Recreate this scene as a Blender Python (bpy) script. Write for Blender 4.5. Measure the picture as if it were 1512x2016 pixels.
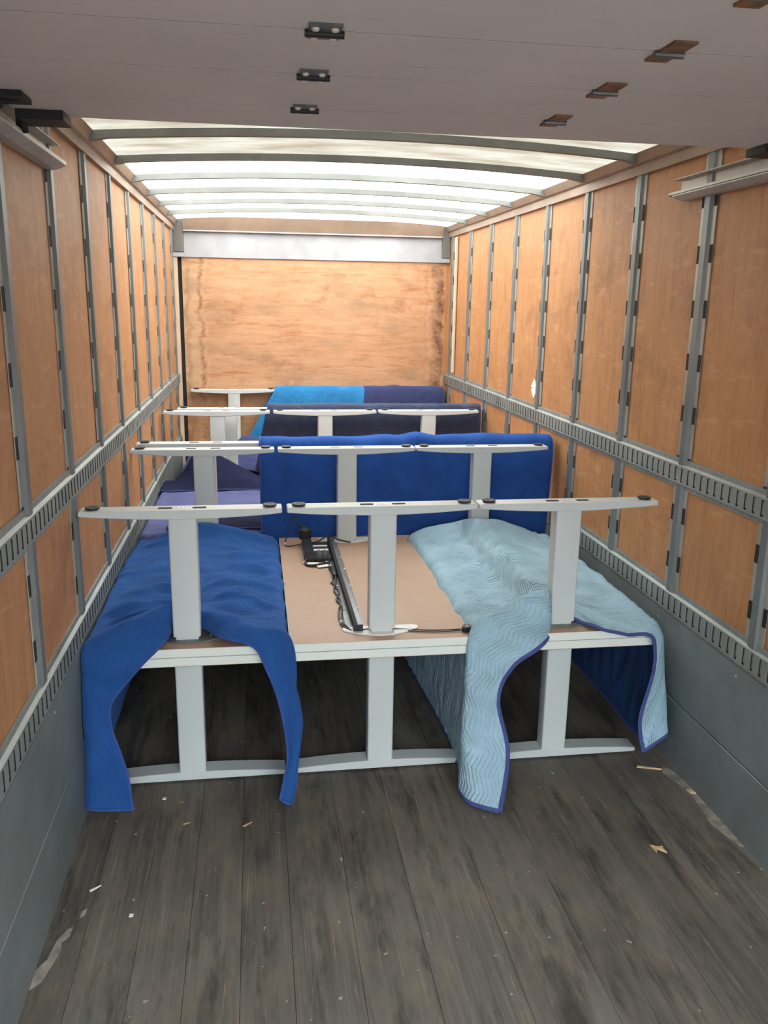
import bpy, bmesh, math, random
from mathutils import Vector, Matrix, noise

for _o in list(bpy.data.objects):
    bpy.data.objects.remove(_o, do_unlink=True)
scene = bpy.context.scene
COL = scene.collection
random.seed(7)

# ------------------------------------------------------------------ camera
cam_d = bpy.data.cameras.new('camera')
cam_d.sensor_fit = 'VERTICAL'
cam_d.sensor_height = 24.0
cam_d.sensor_width = 18.0
cam_d.lens = 24.0 * 1661.12 / 2016.0
cam_d.clip_start = 0.02
cam = bpy.data.objects.new('camera', cam_d)
COL.objects.link(cam)
_r = Vector((0.989056, -0.146753, 0.015239))
_d = Vector((-0.020574, -0.239453, -0.970690))
_f = Vector((0.146101, 0.959753, -0.239852))
cam.matrix_world = Matrix(((_r.x, -_d.x, -_f.x, 0.0), (_r.y, -_d.y, -_f.y, 0.0),
                           (_r.z, -_d.z, -_f.z, 1.8527), (0, 0, 0, 1)))
scene.camera = cam

# ------------------------------------------------------------------ sky, sun, exposure
SKY = 7.6
SUN = 6.0
scene.view_settings.view_transform = 'Standard'
scene.view_settings.look = 'None'
scene.view_settings.gamma = 1.0
scene.view_settings.use_curve_mapping = False
scene.view_settings.exposure = 0.0
world = bpy.data.worlds.new('overcast_sky')
scene.world = world
world.use_nodes = True
_bg = world.node_tree.nodes['Background']
_bg.inputs['Color'].default_value = (0.88, 0.97, 1.0, 1)
_bg.inputs['Strength'].default_value = SKY
sun_d = bpy.data.lights.new('sun', 'SUN')
sun_d.energy = SUN
sun_d.angle = math.radians(8)
sun_d.color = (1.0, 0.95, 0.88)
sun = bpy.data.objects.new('sun', sun_d)
COL.objects.link(sun)
sun.location = (0, 5, 12)
sun.rotation_euler = (math.radians(-20), math.radians(6), 0)   # high, from ahead of the truck

# ------------------------------------------------------------------ material helpers
def new_mat(name):
    m = bpy.data.materials.new(name); m.use_nodes = True
    nt = m.node_tree
    return m, nt, nt.nodes['Principled BSDF']

def N(nt, typ, **kw):
    n = nt.nodes.new(typ)
    for k, v in kw.items():
        if k in n.inputs: n.inputs[k].default_value = v
        else: setattr(n, k, v)
    return n

def ramp(nt, fac, stops, interp='LINEAR'):
    r = nt.nodes.new('ShaderNodeValToRGB'); r.color_ramp.interpolation = interp
    el = r.color_ramp.elements
    while len(el) < len(stops): el.new(0.5)
    for e, (p, c) in zip(el, stops):
        e.position = p; e.color = (c[0], c[1], c[2], 1) if len(c) == 3 else c
    nt.links.new(fac, r.inputs['Fac'])
    return r.outputs['Color']

def g(v): return (v, v, v)

def mixc(nt, fac, a, b, mode='MIX'):
    m = nt.nodes.new('ShaderNodeMix'); m.data_type = 'RGBA'; m.blend_type = mode
    for sock, val in ((m.inputs[0], fac), (m.inputs[6], a), (m.inputs[7], b)):
        if isinstance(val, bpy.types.NodeSocket): nt.links.new(val, sock)
        elif isinstance(val, (int, float)): sock.default_value = val
        else: sock.default_value = (val[0], val[1], val[2], 1)
    return m.outputs[2]

def mth(nt, op, a, b=None, c=None):
    m = nt.nodes.new('ShaderNodeMath'); m.operation = op
    for i, v in enumerate((a, b, c)):
        if v is None: continue
        if isinstance(v, bpy.types.NodeSocket): nt.links.new(v, m.inputs[i])
        else: m.inputs[i].default_value = v
    return m.outputs[0]

def coords(nt, scale=(1, 1, 1), kind='Object', rot=(0, 0, 0)):
    t = nt.nodes.new('ShaderNodeTexCoord'); mp = nt.nodes.new('ShaderNodeMapping')
    mp.inputs['Scale'].default_value = scale
    mp.inputs['Rotation'].default_value = rot
    nt.links.new(t.outputs[kind], mp.inputs['Vector'])
    return mp.outputs['Vector']

def noise_tex(nt, vec, scale, detail=4, rough=0.55, dist=0.0):
    n = N(nt, 'ShaderNodeTexNoise'); n.inputs['Scale'].default_value = scale
    n.inputs['Detail'].default_value = detail; n.inputs['Roughness'].default_value = rough
    n.inputs['Distortion'].default_value = dist
    nt.links.new(vec, n.inputs['Vector'])
    return n.outputs['Fac']

def bump(nt, bsdf, height, strength=0.3, dist=0.01):
    b = nt.nodes.new('ShaderNodeBump'); b.inputs['Strength'].default_value = strength
    b.inputs['Distance'].default_value = dist
    nt.links.new(height, b.inputs['Height']); nt.links.new(b.outputs['Normal'], bsdf.inputs['Normal'])

def plain(name, col, rough=0.5, metal=0.0, var=0.12, nscale=6.0, grain=0.0):
    m, nt, b = new_mat(name)
    v = noise_tex(nt, coords(nt), nscale, 5)
    lo = [c * (1 - var) for c in col]; hi = [min(1, c * (1 + var)) for c in col]
    nt.links.new(ramp(nt, v, [(0.3, lo), (0.7, hi)]), b.inputs['Base Color'])
    b.inputs['Roughness'].default_value = rough; b.inputs['Metallic'].default_value = metal
    if grain:
        bump(nt, b, noise_tex(nt, coords(nt), 350, 2), grain, 0.002)
    return m

def mat_plywood(name, axis='Z', stains=False, pale=(1, 1, 1)):
    m, nt, b = new_mat(name)
    sc = {'Z': (6, 6, 0.7), 'X': (0.7, 6, 6)}[axis]
    big = noise_tex(nt, coords(nt), 2.2, 5, 0.6)
    grain = noise_tex(nt, coords(nt, sc), 4.0, 8, 0.65, 0.6)
    fine = noise_tex(nt, coords(nt, tuple(s * 3 for s in sc)), 14.0, 4, 0.7)
    c = ramp(nt, big, [(0.28, [0.40 * pale[0], 0.180 * pale[1], 0.072 * pale[2]]), (0.55, [0.50 * pale[0], 0.238 * pale[1], 0.102 * pale[2]]), (0.8, [0.57 * pale[0], 0.29 * pale[1], 0.135 * pale[2]])])
    c = mixc(nt, 0.55, c, ramp(nt, grain, [(0.3, [0.36 * pale[0], 0.158 * pale[1], 0.064 * pale[2]]), (0.5, [0.50 * pale[0], 0.245 * pale[1], 0.108 * pale[2]]), (0.72, [0.58 * pale[0], 0.31 * pale[1], 0.155 * pale[2]])]))
    c = mixc(nt, 0.35, c, ramp(nt, fine, [(0.3, g(0.5)), (0.7, g(1.0))]), 'MULTIPLY')
    # diagonal scuffs and rubbed marks
    scv = coords(nt, (1.0, 2.2, 9.0) if axis == 'Z' else (2.2, 1, 9), rot=(math.radians(38), 0, 0) if axis == 'Z' else (0, 0, 0))
    sf = noise_tex(nt, scv, 3.2, 6, 0.7)
    c = mixc(nt, ramp(nt, sf, [(0.55, g(0.0)), (0.66, g(0.42))]), c, (0.62, 0.36, 0.19))
    dk = noise_tex(nt, coords(nt, (1, 1.3, 1.6)), 3.3, 6, 0.7, 0.3)
    c = mixc(nt, ramp(nt, dk, [(0.53, g(0.0)), (0.72, g(0.6))]), c, (0.23, 0.105, 0.048))
    if stains:
        tc = nt.nodes.new('ShaderNodeTexCoord'); sp = nt.nodes.new('ShaderNodeSeparateXYZ')
        nt.links.new(tc.outputs['Object'], sp.inputs[0])
        wob = noise_tex(nt, coords(nt, (0.4, 1, 1)), 5.0, 6, 0.7)
        wob2 = noise_tex(nt, coords(nt, (0.4, 1, 1)), 14.0, 5, 0.7)
        x = mth(nt, 'ADD', sp.outputs['X'], mth(nt, 'MULTIPLY', mth(nt, 'SUBTRACT', wob, 0.5), 0.22))
        x = mth(nt, 'ADD', x, mth(nt, 'MULTIPLY', mth(nt, 'SUBTRACT', wob2, 0.5), 0.06))
        blot = noise_tex(nt, coords(nt), 9.0, 6, 0.75)
        bl = ramp(nt, blot, [(0.38, g(0.15)), (0.62, g(1.0))])
        # bleached wet edge on the left side, tide line, dark tide on the right side
        left = mth(nt, 'SUBTRACT', 1.0, mth(nt, 'SMOOTH_MIN', mth(nt, 'MAXIMUM', mth(nt, 'MULTIPLY', mth(nt, 'ADD', x, 0.44), 30.0), 0.0), 1.0, 0.1))
        c = mixc(nt, mth(nt, 'MULTIPLY', left, 0.55), c, (0.62, 0.42, 0.26))
        for x0, w, amt, cc in ((-0.46, 0.030, 1.0, (0.24, 0.06, 0.018)), (1.60, 0.065, 1.0, (0.07, 0.02, 0.009)), (1.635, 0.03, 0.9, (0.12, 0.035, 0.015)), (1.50, 0.010, 0.6, (0.33, 0.10, 0.04)), (-0.57, 0.03, 0.8, (0.30, 0.15, 0.07))):
            d = mth(nt, 'ABSOLUTE', mth(nt, 'SUBTRACT', x, x0))
            msk = mth(nt, 'SUBTRACT', 1.0, mth(nt, 'MINIMUM', mth(nt, 'DIVIDE', d, w), 1.0))
            f = nt.nodes.new('ShaderNodeSeparateColor'); nt.links.new(bl, f.inputs[0])
            c = mixc(nt, mth(nt, 'MULTIPLY', mth(nt, 'MULTIPLY', msk, f.outputs[0]), amt), c, cc)
        # lower part soiled
        low = mth(nt, 'MINIMUM', mth(nt, 'MAXIMUM', mth(nt, 'MULTIPLY', mth(nt, 'SUBTRACT', 1.15, sp.outputs['Z']), 6.0), 0.0), 1.0)
        so = nt.nodes.new('ShaderNodeSeparateColor'); nt.links.new(ramp(nt, blot, [(0.32, g(0.15)), (0.62, g(0.95))]), so.inputs[0])
        c = mixc(nt, mth(nt, 'MULTIPLY', low, so.outputs[0]), c, (0.29, 0.15, 0.072))
        st = noise_tex(nt, coords(nt, (0.8, 1, 9)), 3.0, 7, 0.75)
        c = mixc(nt, ramp(nt, st, [(0.57, g(0.0)), (0.64, g(0.7))]), c, (0.40, 0.15, 0.06))
        sm = noise_tex(nt, coords(nt, (1.2, 1, 2.4)), 2.6, 3, 0.5)
        c = mixc(nt, ramp(nt, sm, [(0.54, g(0.0)), (0.70, g(0.55))]), c, (0.36, 0.23, 0.14))
    nt.links.new(c, b.inputs['Base Color'])
    b.inputs['Roughness'].default_value = 0.55
    b.inputs['Specular IOR Level'].default_value = 0.3
    bump(nt, b, grain, 0.15, 0.003)
    return m

def mat_floor():
    m, nt, b = new_mat('worn_floor_wood')
    oi = nt.nodes.new('ShaderNodeObjectInfo')
    st = noise_tex(nt, coords(nt, (11, 0.45, 1)), 3.0, 9, 0.72, 0.4)
    st2 = noise_tex(nt, coords(nt, (40, 0.7, 1)), 3.0, 7, 0.75)
    bl = noise_tex(nt, coords(nt, (1.7, 0.8, 1)), 2.4, 7, 0.7)
    c = ramp(nt, st, [(0.30, (0.050, 0.046, 0.042)), (0.5, (0.115, 0.104, 0.090)), (0.70, (0.20, 0.178, 0.15))])
    c = mixc(nt, 0.45, c, ramp(nt, st2, [(0.3, (0.055, 0.050, 0.045)), (0.7, (0.19, 0.17, 0.145))]))
    c = mixc(nt, ramp(nt, bl, [(0.44, g(0.0)), (0.64, g(0.6))]), c, (0.235, 0.182, 0.128))
    cool = noise_tex(nt, coords(nt, (1.3, 0.6, 1)), 3.1, 5, 0.65)
    c = mixc(nt, ramp(nt, cool, [(0.48, g(0.0)), (0.66, g(0.6))]), c, (0.135, 0.138, 0.135))
    dk = noise_tex(nt, coords(nt, (4, 0.7, 1)), 2.6, 7, 0.72)
    c = mixc(nt, ramp(nt, dk, [(0.50, g(0.0)), (0.66, g(0.85))]), c, (0.036, 0.032, 0.030))
    tint = ramp(nt, oi.outputs['Random'], [(0.0, g(0.85)), (1.0, g(1.12))])
    c = mixc(nt, 1.0, c, tint, 'MULTIPLY')
    scr = noise_tex(nt, coords(nt, (55, 0.8, 1), rot=(0, 0, 0.03)), 2.4, 5, 0.68)
    c = mixc(nt, ramp(nt, scr, [(0.625, g(0.0)), (0.70, g(0.75))]), c, (0.36, 0.285, 0.195))
    wr_ = noise_tex(nt, coords(nt, (16, 0.55, 1)), 1.7, 6, 0.7)
    c = mixc(nt, ramp(nt, wr_, [(0.64, g(0.0)), (0.74, g(0.7))]), c, (0.33, 0.255, 0.17))
    scr2 = noise_tex(nt, coords(nt, (40, 1.6, 1), rot=(0, 0, -0.35)), 2.0, 3, 0.6)
    c = mixc(nt, ramp(nt, scr2, [(0.71, g(0.0)), (0.76, g(0.35))]), c, (0.30, 0.27, 0.23))
    sp = noise_tex(nt, coords(nt), 34, 2, 0.5)
    c = mixc(nt, ramp(nt, sp, [(0.725, g(0.0)), (0.75, g(0.8))]), c, (0.42, 0.40, 0.36))
    nt.links.new(c, b.inputs['Base Color'])
    b.inputs['Roughness'].default_value = 0.62
    b.inputs['Specular IOR Level'].default_value = 0.35
    bump(nt, b, st2, 0.3, 0.003)
    return m

def mat_fabric(name, col, vein, freq=34.0, zig=0.10, amp=1.0, sheen=0.4, strength=0.9, vmix=0.4, dirt=0.0):
    """quilted moving-blanket cloth, zigzag stitch rows in UV metres"""
    m, nt, b = new_mat(name)
    uv = nt.nodes.new('ShaderNodeTexCoord'); sp = nt.nodes.new('ShaderNodeSeparateXYZ')
    nt.links.new(uv.outputs['UV'], sp.inputs[0])
    wv = noise_tex(nt, uv.outputs['UV'], 9.0, 3, 0.6)
    u = mth(nt, 'ADD', sp.outputs['X'], mth(nt, 'MULTIPLY', wv, 0.05))
    tri = mth(nt, 'PINGPONG', u, zig)
    ph = mth(nt, 'ADD', mth(nt, 'MULTIPLY', sp.outputs['Y'], 1.0), mth(nt, 'MULTIPLY', tri, amp))
    s = mth(nt, 'PINGPONG', ph, 0.5 / freq)
    s = mth(nt, 'MULTIPLY', s, 2.0 * freq)          # 0..1 : 0 at a stitch row
    puff = mth(nt, 'POWER', s, 0.45)
    fz = noise_tex(nt, uv.outputs['UV'], 160, 3, 0.7)
    big = noise_tex(nt, uv.outputs['UV'], 6.0, 5, 0.65)
    hgt = mth(nt, 'ADD', mth(nt, 'MULTIPLY', puff, 1.0), mth(nt, 'MULTIPLY', fz, 0.35))
    c = ramp(nt, big, [(0.3, [x * 0.82 for x in col]), (0.7, [min(1, x * 1.16) for x in col])])
    pf = nt.nodes.new('ShaderNodeMath'); pf.operation = 'SUBTRACT'; pf.inputs[0].default_value = 1.0
    nt.links.new(puff, pf.inputs[1])
    patch = nt.nodes.new('ShaderNodeSeparateColor')
    nt.links.new(ramp(nt, noise_tex(nt, uv.outputs['UV'], 7.0, 3, 0.6), [(0.35, g(0.15)), (0.65, g(1.0))]), patch.inputs[0])
    hgt = mth(nt, 'ADD', mth(nt, 'MULTIPLY', mth(nt, 'MULTIPLY', puff, patch.outputs[0]), 1.0), mth(nt, 'ADD', mth(nt, 'MULTIPLY', fz, 0.45), mth(nt, 'MULTIPLY', noise_tex(nt, uv.outputs['UV'], 26, 4, 0.6), 1.3)))
    c = mixc(nt, mth(nt, 'MULTIPLY', mth(nt, 'MULTIPLY', pf.outputs[0], patch.outputs[0]), vmix), c, vein)
    lint = noise_tex(nt, uv.outputs['UV'], 60, 3, 0.6)
    c = mixc(nt, ramp(nt, lint, [(0.72, g(0.0)), (0.80, g(0.35))]), c, [min(1, x * 1.7 + 0.05) for x in col])
    if dirt:
        dn = noise_tex(nt, uv.outputs['UV'], 3.6, 5, 0.7)
        c = mixc(nt, ramp(nt, dn, [(0.62, g(0.0)), (0.74, g(dirt))]), c, (0.10, 0.13, 0.15))
    nt.links.new(c, b.inputs['Base Color'])
    b.inputs['Roughness'].default_value = 0.95
    b.inputs['Specular IOR Level'].default_value = 0.1
    b.inputs['Sheen Weight'].default_value = sheen
    b.inputs['Sheen Roughness'].default_value = 0.5
    _mx = max(col)
    b.inputs['Sheen Tint'].default_value = tuple(0.15 + 0.85 * x / _mx for x in col) + (1,)
    bump(nt, b, hgt, strength, 0.010)
    return m

def mat_roof(name, lo, mid, hi):
    m, nt, b = new_mat(name)
    tr = nt.nodes.new('ShaderNodeBsdfTranslucent'); df = nt.nodes.new('ShaderNodeBsdfDiffuse')
    mx = nt.nodes.new('ShaderNodeMixShader'); mx.inputs[0].default_value = 0.22
    n1 = noise_tex(nt, coords(nt, (0.8, 2.5, 1)), 2.6, 6, 0.65)
    c = ramp(nt, n1, [(0.36, lo), (0.58, mid), (0.8, hi)])
    nt.links.new(c, tr.inputs['Color'])
    df.inputs['Color'].default_value = (0.75, 0.72, 0.66, 1)
    nt.links.new(tr.outputs[0], mx.inputs[1]); nt.links.new(df.outputs[0], mx.inputs[2])
    nt.links.new(mx.outputs[0], nt.nodes['Material Output'].inputs['Surface'])
    return m

def mat_particle():
    m, nt, b = new_mat('bare_tan_underside')
    f = noise_tex(nt, coords(nt, (1, 7, 1)), 40, 3, 0.6)
    bg = noise_tex(nt, coords(nt), 5, 4)
    c = mixc(nt, 0.35, ramp(nt, bg, [(0.3, (0.44, 0.29, 0.205)), (0.7, (0.50, 0.335, 0.24))]),
             ramp(nt, f, [(0.3, (0.40, 0.265, 0.185)), (0.7, (0.53, 0.36, 0.26))]))
    nt.links.new(c, b.inputs['Base Color']); b.inputs['Roughness'].default_value = 0.55
    return m

def mat_steel(name, col, scratch=0.3, rough=0.5, metal=0.35, ax=(0.5, 8, 1)):
    m, nt, b = new_mat(name)
    a = noise_tex(nt, coords(nt), 3.0, 6, 0.6)
    s = noise_tex(nt, coords(nt, ax), 7, 5, 0.7)
    c = ramp(nt, a, [(0.3, [x * 0.78 for x in col]), (0.7, [x * 1.2 for x in col])])
    c = mixc(nt, ramp(nt, s, [(0.55, g(0.0)), (0.8, g(scratch))]), c, [min(1, x * 1.8 + 0.03) for x in col])
    nt.links.new(c, b.inputs['Base Color'])
    b.inputs['Roughness'].default_value = rough; b.inputs['Metallic'].default_value = metal
    return m

def mat_door():
    m, nt, b = new_mat('door_panel_paint')
    n1 = noise_tex(nt, coords(nt), 2.0, 5)
    c = ramp(nt, n1, [(0.3, (0.57, 0.54, 0.54)), (0.7, (0.66, 0.62, 0.62))])
    sc = noise_tex(nt, coords(nt, (1.4, 14, 1)), 1.6, 5, 0.65)
    c = mixc(nt, ramp(nt, sc, [(0.64, g(0.0)), (0.74, g(0.6))]), c, (0.30, 0.27, 0.26))
    sp = noise_tex(nt, coords(nt), 7, 5, 0.7)
    c = mixc(nt, ramp(nt, sp, [(0.66, g(0.0)), (0.76, g(0.5))]), c, (0.36, 0.29, 0.26))
    nt.links.new(c, b.inputs['Base Color']); b.inputs['Roughness'].default_value = 0.6
    return m

MAT = dict(
    ply=mat_plywood('plywood_wall', 'Z'), plyb=mat_plywood('plywood_stained', 'X', True, (1.24, 1.42, 1.85)), floor=mat_floor(),
    galv=mat_steel('galvanised_steel', (0.27, 0.29, 0.28), 0.25, 0.5, 0.3),
    track=mat_steel('track_steel', (0.46, 0.455, 0.43), 0.2, 0.45, 0.3),
    stud=mat_steel('stud_steel', (0.36, 0.365, 0.35), 0.25, 0.45, 0.3, (8, 8, 0.5)),
    studc=mat_steel('stud_crown_grey', (0.17, 0.18, 0.18), 0.2, 0.45, 0.3, (8, 8, 0.5)),
    kick=mat_steel('kick_plate_grey', (0.195, 0.22, 0.225), 0.12, 0.55, 0.25, (1, 0.6, 5)),
    dark=plain('slot_black', (0.012, 0.012, 0.014), 0.8),
    brass=mat_steel('bronzed_aluminium', (0.30, 0.215, 0.16), 0.2, 0.5, 0.3),
    alu=mat_steel('header_aluminium', (0.40, 0.40, 0.43), 0.2, 0.5, 0.2),
    alud=mat_steel('corner_dark_grey', (0.16, 0.155, 0.145), 0.2, 0.6, 0.2),
    bow=mat_steel('roof_bow_steel', (0.22, 0.225, 0.215), 0.15, 0.55, 0.2),
    roof=mat_roof('translucent_roof_fibreglass', (0.80, 0.76, 0.68), (0.9, 0.88, 0.84), (0.93, 0.92, 0.9)),
    roofg=mat_roof('grimy_roof_fibreglass', (0.085, 0.07, 0.052), (0.140, 0.130, 0.112), (0.158, 0.150, 0.136)), door=mat_door(),  # near roof: brown grime, darkened further to dim the light up front
    hinge=plain('hinge_zinc', (0.16, 0.165, 0.175), 0.4, 0.6, 0.3, 30), rust=plain('rusted_plate', (0.22, 0.12, 0.065), 0.7, 0.2, 0.4, 25),
    rubber=plain('black_rubber', (0.014, 0.014, 0.015), 0.6, 0, 0.2, 20),
    leg=plain('leg_powder_grey', (0.60, 0.64, 0.645), 0.42, 0.0, 0.03, 4, 0.05),
    lam=plain('white_laminate', (0.80, 0.83, 0.79), 0.4, 0, 0.02, 3), tan=mat_particle(),
    pwhite=plain('white_plate', (0.80, 0.80, 0.79), 0.4, 0, 0.06, 9), pgrey=plain('grey_plate', (0.19, 0.20, 0.205), 0.35, 0.3, 0.2, 20),
    bblack=plain('black_steel', (0.035, 0.036, 0.04), 0.35, 0.4, 0.2, 12), bgrey=plain('worn_beam_top', (0.22, 0.225, 0.23), 0.35, 0.5, 0.25, 12),
    cable=plain('black_cable', (0.02, 0.02, 0.022), 0.5), wlabel=plain('white_label', (0.85, 0.84, 0.80), 0.5, 0, 0.03),
    screw=plain('bright_screw', (0.75, 0.75, 0.73), 0.3, 0.5, 0.1),
    blue=mat_fabric('royal_blue_quilt', (0.022, 0.086, 0.285), (0.011, 0.04, 0.15), 40, 0.08, 0.3, 0.30, 0.28, 0.15),
    bluep=mat_fabric('royal_blue_quilt_panel', (0.024, 0.085, 0.33), (0.012, 0.04, 0.17), 60, 0.075, 1.0, 0.05, 0.35, 0.35),
    light=mat_fabric('light_blue_quilt', (0.375, 0.555, 0.68), (0.19, 0.32, 0.43), 58, 0.075, 0.42, 0.1, 0.75, 0.30, 0.5),
    navyin=plain('navy_lining', (0.012, 0.05, 0.17), 0.95, 0, 0.25, 14),
    bind=plain('navy_binding', (0.055, 0.075, 0.24), 0.9, 0, 0.2, 30),
    bindb=plain('blue_binding', (0.035, 0.075, 0.30), 0.9, 0, 0.2, 30),
    char=mat_fabric('charcoal_navy_quilt', (0.035, 0.045, 0.085), (0.10, 0.11, 0.15), 44, 0.06, 1.0, 0.3, 0.7),
    azure=mat_fabric('azure_quilt', (0.035, 0.22, 0.50), (0.02, 0.14, 0.36), 50, 0.055, 1.0, 0.2, 0.7),
    navy=mat_fabric('dark_navy_quilt', (0.014, 0.016, 0.046), (0.03, 0.033, 0.075), 50, 0.06, 1.0, 0.03, 0.5, 0.3),
    indigo=mat_fabric('indigo_quilt', (0.045, 0.055, 0.15), (0.045, 0.055, 0.14), 50, 0.06, 1.0, 0.2, 0.7),
    lav=mat_fabric('lavender_quilt', (0.095, 0.105, 0.235), (0.05, 0.055, 0.13), 46, 0.07, 1.0, 0.25, 0.6),
    wood=plain('bare_wood_chip', (0.62, 0.47, 0.26), 0.7, 0, 0.2, 40), pale=plain('pale_residue', (0.27, 0.245, 0.21), 0.8, 0, 0.5, 18),
    red=plain('red_print', (0.75, 0.03, 0.05), 0.5), batten=plain('pale_batten', (0.66, 0.50, 0.36), 0.6, 0, 0.1),
    facade=plain('brick_facade', (0.16, 0.13, 0.11), 0.9, 0, 0.2, 2), ground=plain('asphalt_yard', (0.17, 0.17, 0.17), 0.9, 0, 0.2, 3), body=plain('white_body_skin', (0.7, 0.7, 0.7), 0.5),
)

# ------------------------------------------------------------------ mesh helpers
class MB:
    def __init__(self): self.v = []; self.f = []
    def add(self, vs, fs):
        o = len(self.v); self.v += [tuple(p) for p in vs]; self.f += [tuple(i + o for i in q) for q in fs]
    def box(self, x0, x1, y0, y1, z0, z1):
        self.add([(x0, y0, z0), (x1, y0, z0), (x1, y1, z0), (x0, y1, z0), (x0, y0, z1), (x1, y0, z1), (x1, y1, z1), (x0, y1, z1)],
                 [(3, 2, 1, 0), (4, 5, 6, 7), (0, 1, 5, 4), (1, 2, 6, 5), (2, 3, 7, 6), (3, 0, 4, 7)])
    def prism(self, poly, axis, a0, a1):
        """poly: 2D points; axis X -> (y,z), Y -> (x,z), Z -> (x,y)"""
        def P(p, a): return {'X': (a, p[0], p[1]), 'Y': (p[0], a, p[1]), 'Z': (p[0], p[1], a)}[axis]
        n = len(poly)
        self.add([P(p, a0) for p in poly] + [P(p, a1) for p in poly],
                 [tuple(range(n))[::-1], tuple(range(n, 2 * n))] + [(i, (i + 1) % n, n + (i + 1) % n, n + i) for i in range(n)])
    def tube(self, pts, r, n=8, r2=None, nrm=None):
        pts = [Vector(p) for p in pts]; up = Vector((0.13, 0.21, 0.97)); rings = []
        for i, p in enumerate(pts):
            t = (pts[min(i + 1, len(pts) - 1)] - pts[max(i - 1, 0)])
            t = t.normalized() if t.length > 1e-9 else Vector((0, 1, 0))
            a = Vector(nrm[i]) if nrm else up
            s = t.cross(a)
            s = s.normalized() if s.length > 1e-6 else t.orthogonal().normalized()
            q = s.cross(t).normalized()
            rings.append([p + s * math.cos(k * 2 * math.pi / n) * r + q * math.sin(k * 2 * math.pi / n) * (r2 or r) for k in range(n)])
        vs = [v for rg in rings for v in rg]; fs = []
        for i in range(len(pts) - 1):
            for k in range(n):
                fs.append((i * n + k, i * n + (k + 1) % n, (i + 1) * n + (k + 1) % n, (i + 1) * n + k))
        fs.append(tuple(range(n))[::-1]); fs.append(tuple((len(pts) - 1) * n + k for k in range(n)))
        self.add(vs, fs)
    def lathe(self, prof, c, n=20, axis='Z'):
        vs = []; fs = []
        for r, h in prof:
            for k in range(n):
                a = 2 * math.pi * k / n; x, y = r * math.cos(a), r * math.sin(a)
                vs.append({'Z': (c[0] + x, c[1] + y, c[2] + h), 'X': (c[0] + h, c[1] + x, c[2] + y), 'Y': (c[0] + x, c[1] + h, c[2] + y)}[axis])
        for i in range(len(prof) - 1):
            for k in range(n): fs.append((i * n + k, i * n + (k + 1) % n, (i + 1) * n + (k + 1) % n, (i + 1) * n + k))
        fs.append(tuple(range(n))[::-1]); fs.append(tuple((len(prof) - 1) * n + k for k in range(n)))
        self.add(vs, fs)
    def build(self, name, mat, parent=None, smooth=False, bevel=0.0, seg=1):
        me = bpy.data.meshes.new(name)
        bm = bmesh.new()
        vs = [bm.verts.new(p) for p in self.v]
        for q in self.f:
            try: bm.faces.new([vs[i] for i in q])
            except ValueError: pass
        bmesh.ops.recalc_face_normals(bm, faces=bm.faces)
        if bevel:
            es = [e for e in bm.edges if len(e.link_faces) == 2 and e.calc_face_angle(0) > 0.6]
            bmesh.ops.bevel(bm, geom=es, offset=bevel, segments=seg, affect='EDGES', clamp_overlap=True)
        bm.to_mesh(me); bm.free()
        me.materials.append(mat)
        if smooth:
            for p in me.polygons: p.use_smooth = True
            me.set_sharp_from_angle(angle=0.7)
        o = bpy.data.objects.new(name, me); COL.objects.link(o)
        if parent: o.parent = parent
        return o

def empty(name, loc=(0, 0, 0)):
    o = bpy.data.objects.new(name, None); o.location = loc; o.empty_display_size = 0.1
    COL.objects.link(o); return o

def tag(o, label=None, cat=None, group=None, kind=None):
    if label: o['label'] = label
    if cat: o['category'] = cat
    if group: o['group'] = group
    if kind: o['kind'] = kind
    return o

def copy_tree(o, parent=None):
    c = o.copy(); COL.objects.link(c)
    if parent: c.parent = parent
    for ch in [x for x in o.children]: copy_tree(ch, c)
    return c

def rrect(x0, x1, y0, y1, r, n=4):
    out = []
    for cx, cy, a0 in ((x1 - r, y1 - r, 0), (x0 + r, y1 - r, 90), (x0 + r, y0 + r, 180), (x1 - r, y0 + r, 270)):
        for k in range(n + 1):
            a = math.radians(a0 + 90 * k / n); out.append((cx + r * math.cos(a), cy + r * math.sin(a)))
    return out

def crv(pts, n=10):
    pts = [Vector(p) for p in pts]; out = []
    for i in range(len(pts) - 1):
        p0, p1, p2, p3 = pts[max(i - 1, 0)], pts[i], pts[i + 1], pts[min(i + 2, len(pts) - 1)]
        for k in range(n):
            t = k / n
            out.append(0.5 * ((2 * p1) + (-p0 + p2) * t + (2 * p0 - 5 * p1 + 4 * p2 - p3) * t * t + (-p0 + 3 * p1 - 3 * p2 + p3) * t ** 3))
    out.append(pts[-1]); return out

# ------------------------------------------------------------------ the truck box
XL, XR = -0.659, 1.682
YB, Y0 = 7.56, -0.25
SP = 0.6096
ZU1, ZU0, ZL1, ZL0, ZS, ZT, ZR = 1.264, 1.143, 0.730, 0.605, 0.276, 2.42, 2.50

floor = MB()
floor.box(XL - 0.06, XR + 0.06, Y0, YB + 0.05, -0.10, -0.03)
floor = tag(floor.build('floor', MAT['floor']), kind='structure')
seams = [XL - 0.02, -0.545, -0.385, -0.235, -0.08, 0.07, 0.26, 0.46, 0.70, 0.93, 1.085, 1.225, 1.40, 1.55, XR + 0.02]
for i in range(len(seams) - 1):
    b = MB(); dz = random.uniform(-0.0012, 0.0)
    b.box(seams[i] + 0.0005, seams[i + 1] - 0.0005, Y0, YB, -0.03, dz)
    b.build('floor_plank', MAT['floor'], floor, bevel=0.0008)

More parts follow.
